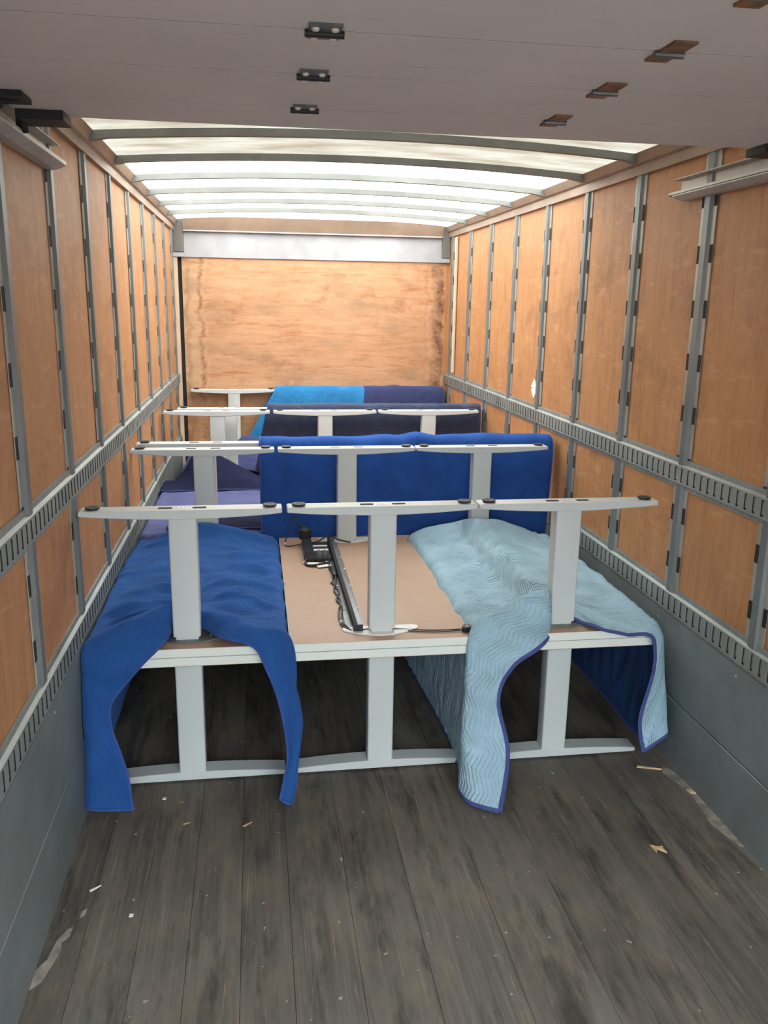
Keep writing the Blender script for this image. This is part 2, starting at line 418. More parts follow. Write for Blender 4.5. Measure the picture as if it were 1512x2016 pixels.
def wall(side):
    s = 1 if side == 'right' else -1
    xr = XR if s > 0 else XL
    def X(d): return xr + s * d
    def bx(b, d0, d1, y0, y1, z0, z1): b.box(min(X(d0), X(d1)), max(X(d0), X(d1)), y0, y1, z0, z1)
    b = MB(); bx(b, 0.030, 0.060, Y0, YB + 0.05, -0.1, ZR)
    w = tag(b.build('wall_' + side, MAT['dark']), kind='structure')
    ys = [(2.519 if s > 0 else 2.507) + SP * k for k in range(-4, 9)]
    ys = [y for y in ys if y < YB - 0.05]
    edges = [Y0] + ys + [YB]
    for z0, z1 in ((ZU1 - 0.03, ZT + 0.02), (ZL1 - 0.03, ZU0 + 0.03)):
        for a, c in zip(edges[:-1], edges[1:]):
            if c - a < 0.03: continue
            b = MB(); dd = random.uniform(0.0, 0.0025)
            bx(b, 0.013 + dd, 0.030, a + 0.004, c - 0.004, z0, z1)
            b.build('plywood_panel', MAT['ply'], w)
    for y in ys:
        # hat-section stud: two flanges and a raised crown
        st = MB()
        prof = [(-0.054, 0.013), (-0.054, 0.009), (-0.026, 0.009), (0.026, 0.009), (0.054, 0.009), (0.054, 0.013)]
        st.prism([(X(d), y + e) for e, d in prof], 'Z', ZL1 - 0.02, ZT + 0.01)
        so = st.build('wall_stud', MAT['stud'], w)
        cr = MB(); cr.prism([(X(d), y + e) for e, d in ((-0.026, 0.009), (-0.019, -0.002), (0.019, -0.002), (0.026, 0.009))], 'Z', ZL1 - 0.02, ZT + 0.01)
        cr.build('stud_crown', MAT['studc'] if True else None, so)
        sl = MB(); z = 0.80
        while z < ZT - 0.05:
            for e in (-0.045, 0.045):
                bx(sl, 0.0078, 0.0095, y + e - 0.011, y + e + 0.011, z, z + 0.066)
            z += 0.2032
        tag(sl.build('stud_slots', MAT['dark'], so), kind='stuff')
    for zt, zb in ((ZU1, ZU0), (ZL1, ZL0)):
        r = MB(); sb = MB()
        prof = [(0.013, zt), (0.006, zt), (0.006, zt - 0.020), (-0.006, zt - 0.027), (-0.006, zt - 0.034)]
        prof2 = [(-0.006, zb + 0.030), (-0.006, zb + 0.021), (0.007, zb + 0.015), (0.007, zb), (0.013, zb)]
        for pr in (prof, prof2):
            for (d0, za), (d1, zc) in zip(pr[:-1], pr[1:]):
                r.add([(X(d0), Y0, za), (X(d1), Y0, zc), (X(d1), YB, zc), (X(d0), YB, za)], [(0, 1, 2, 3)])
        zhi, zlo = zt - 0.034, zb + 0.030
        P = 0.0508; hw = 0.0075
        yy = Y0; k = 0
        while True:
            yc = ys[0] + 0.025 + P * (k - 60); k += 1
            if yc - hw < Y0: continue
            if yc + hw > YB - 0.02: break
            a, c = yc - hw, yc + hw
            r.add([(X(-0.006), yy, zlo), (X(-0.006), a, zlo), (X(-0.006), a, zhi), (X(-0.006), yy, zhi)], [(0, 1, 2, 3)])
            m = [(X(-0.006), a, zlo), (X(-0.006), c, zlo), (X(-0.006), c, zhi), (X(-0.006), a, zhi)]
            q = [(X(0.012), p[1], p[2]) for p in m]
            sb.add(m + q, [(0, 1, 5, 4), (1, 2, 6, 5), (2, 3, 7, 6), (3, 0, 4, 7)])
            tn = [(X(-0.0035), a + 0.0045, zlo + 0.006), (X(-0.0035), c - 0.003, zlo + 0.006), (X(-0.0035), c - 0.003, zhi - 0.004), (X(-0.0035), a + 0.0045, zhi - 0.004)]
            r.add(tn + [(X(0.0119), p[1], p[2]) for p in tn], [(0, 1, 2, 3), (0, 1, 5, 4), (1, 2, 6, 5), (2, 3, 7, 6), (3, 0, 4, 7)])
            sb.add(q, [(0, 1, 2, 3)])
            yy = c
        r.add([(X(-0.006), yy, zlo), (X(-0.006), YB, zlo), (X(-0.006), YB, zhi), (X(-0.006), yy, zhi)], [(0, 1, 2, 3)])
        ro = r.build('cargo_rail', MAT['galv'], w)
        # hollow behind every rail slot, its shade painted in as black
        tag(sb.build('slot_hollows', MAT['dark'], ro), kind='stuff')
        rv = MB()
        yc = Y0 + 0.03
        while yc < YB - 0.03:
            rv.lathe([(0.0035, 0.0), (0.0015, -s * 0.002)], (X(0.006), yc, zt - 0.010), 5, 'X')
            rv.lathe([(0.0035, 0.0), (0.0015, -s * 0.002)], (X(0.007), yc, zb + 0.008), 5, 'X')
            yc += 0.0508
        tag(rv.build('rail_rivets', MAT['kick'], ro), kind='stuff')
    js = [Y0, 0.694, 3.133, 5.572, YB]
    for a, c in zip(js[:-1], js[1:]):
        b = MB(); bx(b, 0.0, 0.030, a + 0.0012, c - 0.0012, ZS + 0.004, ZL0 + 0.004)
        kp = b.build('kick_plate', MAT['kick'], w)
        bo = MB()
        yb = a + 0.06
        while yb < c:
            bo.lathe([(0.006, 0.0), (0.005, -s * 0.002), (0.002, -s * 0.003)], (X(0.0), yb, ZL0 - 0.035), 8, 'X'); yb += 0.61
        tag(bo.build('kick_bolts', MAT['galv'], kp), kind='stuff')
    for a, c in zip(js[:-1], js[1:]):
        b = MB(); bx(b, -0.003, 0.030, a + 0.0012, c - 0.0012, -0.02, ZS - 0.002)
        b.build('scuff_plate', MAT['kick'], w, bevel=0.002)
    tr = MB()
    tr.prism([(X(0.03), ZT - 0.005), (X(-0.006), ZT - 0.005), (X(-0.006), ZT + 0.035), (X(-0.020), ZT + 0.042), (X(-0.040), ZR), (X(0.03), ZR)], 'Y', Y0, YB)
    tr.build('top_rail', MAT['brass'], w)
    # roll-up door track: channel and the angle that carries it
    ye = 3.09 if s < 0 else 3.31
    t = MB()
    for d0, d1, z0, z1 in ((0.012, 0.006, 2.285, 2.345), (0.012, -0.045, 2.283, 2.287), (0.012, -0.030, 2.343, 2.347), (-0.041, -0.045, 2.283, 2.296)):
        bx(t, min(d0, d1), max(d0, d1), Y0, ye + 0.05, z0, z1)
    t.build('door_track', MAT['track'], w, bevel=0.001)
    t = MB(); t.prism([(X(0.012), 2.262), (X(-0.02), 2.262), (X(-0.055), 2.276), (X(-0.055), 2.281), (X(0.012), 2.281)], 'Y', Y0, ye)
    t.build('track_angle', MAT['track'], w, bevel=0.001)
    return w, X, bx

wl, XLf, bxl = wall('left')
wr, XRf, bxr = wall('right')

# back wall with header
b = MB(); b.box(XL - 0.06, XR + 0.06, YB + 0.02, YB + 0.06, -0.1, ZR + 0.05)
wb = tag(b.build('wall_back', MAT['body']), kind='structure')
b = MB(); b.box(XL + 0.055, XR - 0.02, YB - 0.006, YB + 0.02, 0.0, 2.22); b.build('plywood_panel', MAT['plyb'], wb)
b = MB(); b.box(XL - 0.01, XL + 0.022, YB - 0.035, YB + 0.02, 0.0, 2.215); b.build('corner_trim', MAT['batten'], wb, bevel=0.002)
b = MB(); b.box(XL + 0.022, XL + 0.055, YB + 0.006, YB + 0.02, 0.0, 2.215); b.build('corner_gap', MAT['dark'], wb)
b = MB(); b.box(XR - 0.02, XR + 0.03, YB - 0.012, YB + 0.02, 0.0, 2.215); b.build('corner_trim', MAT['ply'], wb, bevel=0.002)
b = MB(); b.box(XL + 0.08, XR - 0.06, YB - 0.022, YB + 0.02, 2.205, 2.412); b.build('header_panel', MAT['alu'], wb, bevel=0.002)
b = MB(); b.prism([(YB + 0.02, 2.42), (YB - 0.055, 2.42), (YB - 0.085, ZR + 0.03), (YB + 0.02, ZR + 0.03)], 'X', XL + 0.08, XR - 0.06); b.build('header_cap', MAT['brass'], wb)
b = MB(); b.box(XL + 0.08, XR - 0.06, YB - 0.062, YB - 0.02, 2.410, 2.421); b.build('header_lip', MAT['alu'], wb, bevel=0.002)
for x0, x1 in ((XL - 0.01, XL + 0.08), (XR - 0.06, XR + 0.01)):
    b = MB(); b.box(x0, x1, YB - 0.05, YB + 0.02, 2.245, ZR + 0.02); co = b.build('corner_casting', MAT['alud'], wb, bevel=0.003)
    b = MB(); b.box(x0, x1, YB - 0.046, YB + 0.02, 2.205, 2.242); b.build('corner_foot', MAT['alu'], co, bevel=0.003)
b = MB(); b.box(1.668, 1.690, 7.20, 7.235, 1.28, 2.40); b.build('wall_batten', MAT['batten'], wr, bevel=0.004)

# roof: translucent sheets between arched bows
ceil = tag(empty('ceiling', (0, 0, ZR)), kind='structure')
XC = 0.5 * (XL + XR); HW = 0.5 * (XR - XL) + 0.01
def arch(x): return 0.045 * (1 - ((x - XC) / HW) ** 2)
xs = [XC - HW + 2 * HW * k / 24 for k in range(25)]
bow_y = [3.737 + SP * k for k in range(-7, 6)]
ed = [Y0] + [y + 0.017 for y in bow_y if y > Y0] + [YB + 0.02]
for a, c in zip(ed[:-1], ed[1:]):
    if c - a < 0.05: continue
    b = MB()
    b.add([(x, a + 0.001, arch(x) + 0.001) for x in xs] + [(x, c - 0.001, arch(x) + 0.001) for x in xs], [(k, k + 1, 26 + k, 25 + k) for k in range(24)])
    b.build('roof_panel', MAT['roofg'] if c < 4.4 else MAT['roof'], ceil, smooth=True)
for y in bow_y:
    if y < Y0 + 0.05: continue
    b = MB()
    up = [(x, arch(x) - 0.0005) for x in xs]; lo = [(x, arch(x) - 0.030 - 0.012 * (1 if k in (0, 24) else 0)) for k, x in enumerate(xs)]
    n = 25
    b.add([(x, y, z) for x, z in up] + [(x, y, z) for x, z in lo] + [(x, y + 0.036, z) for x, z in lo] + [(x, y + 0.036, z) for x, z in up],
          [q for k in range(24) for q in ((k, k + 1, n + k + 1, n + k), (n + k, n + k + 1, 2 * n + k + 1, 2 * n + k), (2 * n + k, 2 * n + k + 1, 3 * n + k + 1, 3 * n + k), (3 * n + k, 3 * n + k + 1, k + 1, k))])
    b.build('roof_bow', MAT['bow'], ceil)

# roll-up door, open overhead
door = tag(empty('door_1', (XC, 1.2, 2.33)), kind='structure')
dj = [2.59, 2.337, 2.005, 1.694, 1.37, 1.045, 0.72, 0.395, 0.07, -0.22]
DZ = 2.332
for k, (c, a) in enumerate(zip(dj[:-1], dj[1:])):
    b = MB(); b.box(XL + 0.045 - XC, XR - 0.045 - XC, a + 0.0022 - 1.2, c - 0.0022 - 1.2, DZ - 2.33, DZ + 0.022 - 2.33)
    dp = b.build('door_panel', MAT['door'], door)
    b = MB(); b.box(XL + 0.046 - XC, XR - 0.046 - XC, a - 1.2 - 0.0021, a - 1.2 + 0.0021, 0.0028, 0.022); b.build('panel_joint', MAT['dark'], dp)
    if k:                                         # hinges on the joint ahead of this panel
        jy = c - 1.2
        h = MB(); h.box(0.105 - XC, 0.165 - XC, jy - 0.045, jy + 0.040, -0.003, 0.003)
        ho = h.build('hinge', MAT['hinge'], dp, bevel=0.001)
        h = MB()
        h.lathe([(0.007, -0.036), (0.007, 0.036)], (0.135 - XC, jy, -0.004), 10, 'X')
        h.build('hinge_barrel', MAT['rubber'], ho)
        h = MB()
        for sx in (0.117, 0.152): h.lathe([(0.008, 0.0), (0.006, -0.004)], (sx - XC, jy + 0.022, -0.003), 8, 'Z'); h.lathe([(0.008, 0.0), (0.006, -0.004)], (sx - XC, jy - 0.026, -0.003), 8, 'Z')
        tag(h.build('hinge_bolts', MAT['screw'], ho), kind='stuff')
        h = MB(); h.box(0.775 - XC, 0.822 - XC, jy - 0.075, jy + 0.055, -0.003, 0.003)
        ho = h.build('hinge', MAT['rust'], dp, bevel=0.001)
        h = MB(); h.lathe([(0.007, -0.03), (0.007, 0.03)], (0.7985 - XC, jy - 0.004, -0.004), 10, 'X'); h.build('hinge_barrel', MAT['hinge'], ho)
        for s, xx in ((-1, XL + 0.05 - XC), (1, XR - 0.05 - XC)):
            h = MB(); h.box(min(xx, xx - s * 0.07), max(xx, xx - s * 0.07), jy - 0.05, jy + 0.05, -0.012, 0.002)
            h.lathe([(0.016, 0.0), (0.018, s * 0.012), (0.016, s * 0.024)], (xx - s * 0.012, jy, -0.014), 14, 'X')
            h.lathe([(0.005, -s * 0.05), (0.005, s * 0.03)], (xx, jy, -0.014), 8, 'X')
            h.build('roller_bracket', MAT['rubber'], dp, bevel=0.001)
b = MB(); b.box(XL + 0.047 - XC, XR - 0.047 - XC, dj[-1] - 1.2, dj[0] - 0.004 - 1.2, 0.0245, 0.0265); b.build('door_backing', MAT['bblack'], door)
for s, xx in ((-1, XL + 0.05), (1, XR - 0.05)):
    h = MB(); h.box(min(xx, xx - s * 0.12) - XC, max(xx, xx - s * 0.12) - XC, 2.50 - 1.2, 2.61 - 1.2, -0.022, 0.003)
    h.lathe([(0.02, 0.0), (0.022, s * 0.015), (0.02, s * 0.03)], (xx - XC - s * 0.01, 2.6 - 1.2, -0.02), 14, 'X')
    h.build('end_bracket', MAT['rubber'], door, bevel=0.002)

# yard behind the truck
b = MB(); b.box(-25, 25, -40, 25, -1.35, -1.25); tag(b.build('yard_ground', MAT['ground']), kind='structure')
b = MB(); b.box(-25, 25, -16.4, -16, -1.25, 2.6)
yw = tag(b.build('wall_yard', MAT['facade']), kind='structure')     # unseen wall added behind the camera to block low sky light
b = MB(); b.box(-25, 25, -16.5, -15.9, 2.6, 2.72); b.build('wall_coping', MAT['ground'], yw)

# ------------------------------------------------------------------ desks
FW = 0.73
def desk(name, y_len, over0, plate_mat, flip):
    """sit-stand desk standing at its foot corner; flip = turned over, legs in the air.
       local x 0..FW across, y along the top, z up"""
    TH = 0.557
    def Z(z): return (TH - z) if flip else z
    root = empty(name)
    def zb(b, x0, x1, y0, y1, z0, z1): b.box(x0, x1, y0, y1, min(Z(z0), Z(z1)), max(Z(z0), Z(z1)))
    b = MB(); zb(b, 0.002, FW - 0.002, 0.0, y_len, 0.524, TH)
    tp = b.build('tabletop', MAT['lam'], root, bevel=0.0012)
    b = MB(); zb(b, 0.004, FW - 0.004, 0.0015, y_len - 0.0015, 0.5225, 0.5245)
    b.build('underside', MAT['tan'], tp)
    return root, zb, Z
def legs(root, zb, Z, y_foot, plate_mat, flip):
    for yf in y_foot:
        ft = MB()
        n = 14; prof = [(0.0, 0.010), (0.0, 0.024)]
        for k in range(n + 1):
            t = k / n; x = FW * t
            prof.append((min(max(x, 0.004), FW - 0.004), 0.0265 + 0.0165 * math.sin(math.pi * min(max(t, 0), 1)) ** 0.9))
        prof += [(FW, 0.024), (FW, 0.010), (FW - 0.006, 0.008), (0.006, 0.008)]
        ft.prism([(x, Z(z)) for x, z in prof], 'Y', yf, yf + 0.078)
        fo = ft.build('foot', MAT['leg'], root, smooth=True, bevel=0.0022)
        for gx in (0.045, FW - 0.045):
            gl = MB()
            pr = [(0.019, Z(0.008)), (0.019, Z(0.004)), (0.026, Z(0.0035)), (0.026, Z(-0.001)), (0.019, Z(-0.0025)), (0.010, Z(0.001))]
            gl.lathe(pr, (gx, yf + 0.039, 0), 22)
            gl.build('glide_pad', MAT['rubber'], fo, smooth=True)
        for gx in (0.365 - 0.062, 0.365 + 0.062):
            sl = MB(); sl.prism(rrect(gx - 0.026, gx + 0.026, yf + 0.026, yf + 0.052, 0.008), 'Z', min(Z(0.0074), Z(0.009)), max(Z(0.0074), Z(0.009)))
            sl.build('foot_slot', MAT['dark'], fo)
        sl = MB()
        for dx, dy in ((-0.014, 0), (0.0, 0.008), (0.014, 0)):
            sl.lathe([(0.006, Z(0.008)), (0.006, Z(0.0062)), (0.003, Z(0.0055))], (0.365 + dx, yf + 0.039 + dy, 0), 10)
        tag(sl.build('foot_screws', MAT['screw'], fo), kind='stuff')
        b = MB(); b.prism(rrect(0.3135, 0.4165, yf + 0.003, yf + 0.075, 0.008), 'Z', min(Z(0.030), Z(0.5035)), max(Z(0.030), Z(0.5035)))
        lg = b.build('leg', MAT['leg'], root, smooth=True)
        b = MB(); b.prism(rrect(0.322, 0.408, yf + 0.009, yf + 0.069, 0.006), 'Z', min(Z(0.5035), Z(0.518)), max(Z(0.5035), Z(0.518)))
        b.build('leg_collar', MAT['leg'], lg, smooth=True)
        b = MB(); poly = []
        for k in range(13):
            t = -1 + k / 6.0; poly.append((0.365 + 0.150 * t, yf + 0.045 - 0.062 * (1 - abs(t) ** 1.9) - 0.006))
        poly += [(0.365 + 0.152, yf + 0.062), (0.365 + 0.135, yf + 0.075), (0.365 - 0.135, yf + 0.075), (0.365 - 0.152, yf + 0.062)]
        b.prism(poly, 'Z', min(Z(0.5165), Z(0.5225)), max(Z(0.5165), Z(0.5225)))
        mp = b.build('mounting_plate', plate_mat, root, bevel=0.001)
        b = MB()
        for dx in (-0.125, -0.085, 0.085, 0.125):
            b.lathe([(0.005, Z(0.5165)), (0.0045, Z(0.5150)), (0.002, Z(0.5145))], (0.365 + dx, yf + 0.045, 0), 8)
        tag(b.build('plate_screws', MAT['screw'], mp), kind='stuff')
    return root

UPZ = 0.5595
sets = [
    # y start, length, foot offsets, x of three desks
    (3.0, 1.50, (0.066, 1.382), (-0.646, 0.102, 0.840), 'front'),
    (4.54, 1.52, (0.040, 1.420), (-0.644, 0.112, 0.862), 'second'),
    (6.10, 1.44, (0.025, 1.364), (-0.563, 0.185, 0.936), 'rear'),
]
side_names = ('left', 'middle', 'right')
spec = {
 ('front', 'left', 1): 'upturned pale grey desk at front left with royal blue blanket bunched round its legs',
 ('front', 'middle', 1): 'upturned pale grey desk at front middle with bare tan underside and black cable beam',
 ('front', 'right', 1): 'upturned pale grey desk at front right rising through a light blue blanket',
 ('front', 'left', 0): 'upright pale grey desk on the floor under the royal blue blanket at front left',
 ('front', 'middle', 0): 'upright pale grey desk on the floor at front middle beneath the bare tan upturned desk',
 ('front', 'right', 0): 'upright pale grey desk on the floor under the light blue blanket at front right',
 ('second', 'left', 1): 'upturned grey desk of the second row by left wall, lavender blanket on it',
 ('second', 'middle', 1): 'upturned grey desk in middle of second row behind the hanging royal blue blanket',
 ('second', 'right', 1): 'upturned grey desk at right of second row behind the hanging royal blue blanket',
 ('second', 'left', 0): 'upright grey desk on floor under the lavender blanket in second row left',
 ('second', 'middle', 0): 'upright grey desk on floor in second row middle behind the hanging royal blue blanket',
 ('second', 'right', 0): 'upright grey desk on floor in second row right behind the hanging royal blue blanket',
 ('rear', 'left', 1): 'upturned grey desk at rear left with bare feet against the stained plywood wall',
 ('rear', 'middle', 1): 'upturned grey desk at rear middle draped with the bright azure blanket',
 ('rear', 'right', 1): 'upturned grey desk at rear right draped with the dark indigo blanket',
 ('rear', 'left', 0): 'upright grey desk on floor in rear row left beneath the desk with bare feet',
 ('rear', 'middle', 0): 'upright grey desk on floor in rear row middle behind the charcoal blanket',
 ('rear', 'right', 0): 'upright grey desk on floor in rear row right behind the charcoal blanket',
}
upper = {}
for (ys, ln, fo, xs3, row) in sets:
    protos = {}
    for flip in (0, 1):
        for i, x in enumerate(xs3):
            pm = MAT['pwhite'] if i == 1 else MAT['pgrey']
            key = (flip, i == 1)
            if key not in protos:
                r, zb, Z = desk('standing_desk', ln, 0, pm, bool(flip)); legs(r, zb, Z, fo, pm, bool(flip)); protos[key] = r
            else:
                r = copy_tree(protos[key])
            r.location = (x, ys, UPZ if flip else 0.0)
            tag(r, spec[(row, side_names[i], flip)], 'desk', 'upturned desks' if flip else 'upright desks on the floor')
            if flip: upper[(row, side_names[i])] = r

# beam, control box and cables fixed to the bare underside of the front middle desk
md = upper[('front', 'middle')]
ox, oy, oz = 0.102, 3.0, UPZ
zs = 0.0345                                        # local height of the bare underside
def loc(p): return (p[0] - ox, p[1] - oy, p[2] - oz)
bp = MB()
y0b, y1b = 0.095, 1.375
bp.prism([(0.232, zs), (0.232, zs + 0.003), (0.2565, zs + 0.003), (0.2565, zs)], 'Y', y0b, y1b)
beam = bp.build('cross_beam', MAT['bgrey'], md)
b = MB(); b.box(0.2565, 0.2715, y0b + 0.001, y1b, zs, zs + 0.034); b.build('beam_channel', MAT['dark'], beam)
b = MB(); b.box(0.2715, 0.292, y0b, y1b, zs, zs + 0.028); b.build('beam_rail', MAT['bgrey'], beam, bevel=0.0015)
b = MB(); b.box(0.254, 0.2925, y0b - 0.006, y0b, zs, zs + 0.032); b.build('beam_end', MAT['bblack'], beam, bevel=0.001)
b = MB(); b.prism([(0.292, zs), (0.292, zs + 0.003), (0.306, zs + 0.003), (0.306, zs)], 'Y', y0b + 0.02, y1b); b.build('beam_flange', MAT['bgrey'], beam)
b = MB()
for t in (0.05, 0.25, 0.55, 0.80, 1.0, 1.15):
    for xx, zz in ((0.300, zs + 0.003), (0.243, zs + 0.003)):
        b.lathe([(0.0055, 0.0), (0.0045, 0.004), (0.002, 0.005)], (xx, y0b + t, zz), 8)
tag(b.build('beam_screws', MAT['screw'], beam), kind='stuff')
b = MB(); b.box(0.115, 0.165, 1.03, 1.36, zs, zs + 0.052)
cb = b.build('control_box', MAT['bblack'], md, bevel=0.006, seg=2)
b = MB(); b.lathe([(0.030, 0.0), (0.034, 0.01), (0.034, 0.05), (0.02, 0.062)], (0.135, 1.33, zs + 0.04), 14); b.build('box_plug', MAT['rubber'], cb, smooth=True)
b = MB(); b.box(0.165, 0.252, 1.03, 1.32, zs, zs + 0.022); b.build('box_tray', MAT['rubber'], cb, bevel=0.003)
for yy, w in ((1.235, 0.018), (1.155, 0.030)):
    b = MB(); b.box(0.168, 0.245, yy, yy + w, zs + 0.022, zs + 0.024); b.build('label_strip', MAT['wlabel'], cb)
for xx in (0.185, 0.215):
    b = MB(); b.lathe([(0.013, -0.03), (0.015, 0.0), (0.013, 0.03)], (xx + 0.006, 1.075, zs + 0.030), 12, 'Y'); b.build('box_socket', MAT['hinge'], cb, smooth=True)
for (xa, ya, xb_, yb_, w) in ((0.125, 0.985, 0.180, 0.975, 0.022), (0.172, 0.935, 0.236, 0.955, 0.014)):
    b = MB(); d = Vector((xb_ - xa, yb_ - ya, 0)); n = Vector((-d.y, d.x, 0)).normalized() * w
    pts = [Vector((xa, ya, 0)) - n, Vector((xb_, yb_, 0)) - n, Vector((xb_, yb_, 0)) + n, Vector((xa, ya, 0)) + n]
    b.prism([(p.x, p.y) for p in pts], 'Z', zs + 0.006, zs + 0.009); b.build('cable_tag', MAT['wlabel'], cb)
def cable(pts, r, name='cable', par=None):
    m = MB(); m.tube(crv(pts, 10), r, 7); return m.build(name, MAT['cable'], par or md, smooth=True)
cable([(0.13, 1.04, zs + 0.03), (0.118, 0.98, zs + 0.008), (0.15, 0.95, zs + 0.010), (0.20, 0.965, zs + 0.012), (0.236, 0.99, zs + 0.010)], 0.0055)
cable([(0.236, 1.02, zs + 0.012), (0.232, 0.93, zs + 0.007), (0.242, 0.86, zs + 0.007), (0.238, 0.78, zs + 0.007), (0.222, 0.70, zs + 0.006), (0.236, 0.62, zs + 0.006), (0.240, 0.54, zs + 0.006), (0.222, 0.46, zs + 0.006), (0.236, 0.38, zs + 0.006), (0.228, 0.28, zs + 0.006), (0.222, 0.19, zs + 0.006), (0.240, 0.12, zs + 0.006)], 0.0045)
cable([(0.240, 0.92, zs + 0.012), (0.238, 0.84, zs + 0.014), (0.245, 0.77, zs + 0.012), (0.236, 0.66, zs + 0.010), (0.222, 0.58, zs + 0.006), (0.236, 0.47, zs + 0.006), (0.232, 0.40, zs + 0.006), (0.214, 0.28, zs + 0.006), (0.216, 0.16, zs + 0.006), (0.246, 0.10, zs + 0.006)], 0.004)
b = MB(); b.tube(crv([(0.232, 0.90, zs + 0.010), (0.24, 0.86, zs + 0.016), (0.240, 0.80, zs + 0.016), (0.244, 0.77, zs + 0.01)], 8), 0.011, 9); b.build('cable_bundle', MAT['cable'], md, smooth=True)
cable([(0.13, 1.33, zs + 0.09), (0.09, 1.36, zs + 0.13), (0.075, 1.385, zs + 0.155), (0.055, 1.37, zs + 0.09), (0.03, 1.345, zs + 0.01), (0.055, 1.31, zs + 0.006), (0.115, 1.30, zs + 0.02)], 0.003)
cable([(0.165, 1.28, zs + 0.03), (0.20, 1.335, zs + 0.02), (0.262, 1.36, zs + 0.042), (0.32, 1.355, zs + 0.02), (0.38, 1.345, zs + 0.009)], 0.0042)
cable([(0.265, 0.085, zs + 0.010), (0.32, 0.105, zs + 0.006), (0.44, 0.085, zs + 0.004), (0.52, 0.062, zs + 0.004), (0.60, 0.052, zs + 0.004), (0.68, 0.056, zs + 0.006)], 0.0026)
cable([(0.41, 0.10, zs + 0.006), (0.50, 0.085, zs + 0.004), (0.58, 0.070, zs + 0.004), (0.68, 0.066, zs + 0.006)], 0.0026)
for p in ((0.03, 1.345), (0.20, 1.30), (0.185, 1.315), (0.236, 0.93), (0.22, 0.70), (0.238, 0.79), (0.215, 0.185), (0.112, 1.005), (0.222, 0.995)):
    b = MB(); b.lathe([(0.007, 0.0), (0.007, 0.010), (0.003, 0.013)], (p[0], p[1], zs + 0.004), 8); b.build('cable_clip', MAT['screw'], md)
b = MB(); b.prism([(0.678, 0.046), (0.690, 0.036), (0.718, 0.040), (0.728, 0.062), (0.716, 0.084), (0.690, 0.078)], 'Z', zs + 0.001, zs + 0.022)
hs = b.build('hand_switch', MAT['bblack'], md, bevel=0.004, seg=2)
b = MB(); b.lathe([(0.004, 0.0), (0.003, 0.002)], (0.704, 0.056, zs + 0.022), 8); b.build('switch_button', MAT['screw'], hs)

# ------------------------------------------------------------------ moving blankets
def cr(p0, p1, p2, p3, t):
    return 0.5 * ((2 * p1) + (-p0 + p2) * t + (2 * p0 - 5 * p1 + 4 * p2 - p3) * t * t + (-p0 + 3 * p1 - 3 * p2 + p3) * t ** 3)

def surf(ctrl, su, sv):
    V = len(ctrl); U = len(ctrl[0])
    C = [[Vector(p) for p in r] for r in ctrl]
    rows = []
    for r in C:
        out = []
        for i in range(U - 1):
            a, b_, c, d = r[max(i - 1, 0)], r[i], r[i + 1], r[min(i + 2, U - 1)]
            for k in range(su): out.append(cr(a, b_, c, d, k / su))
        out.append(r[-1].copy()); rows.append(out)
    grid = []
    for j in range(V - 1):
        a, b_, c, d = rows[max(j - 1, 0)], rows[j], rows[j + 1], rows[min(j + 2, V - 1)]
        for k in range(sv):
            t = k / sv; grid.append([cr(p, q, r_, s, t) for p, q, r_, s in zip(a, b_, c, d)])
    grid.append([p.copy() for p in rows[-1]])
    return grid

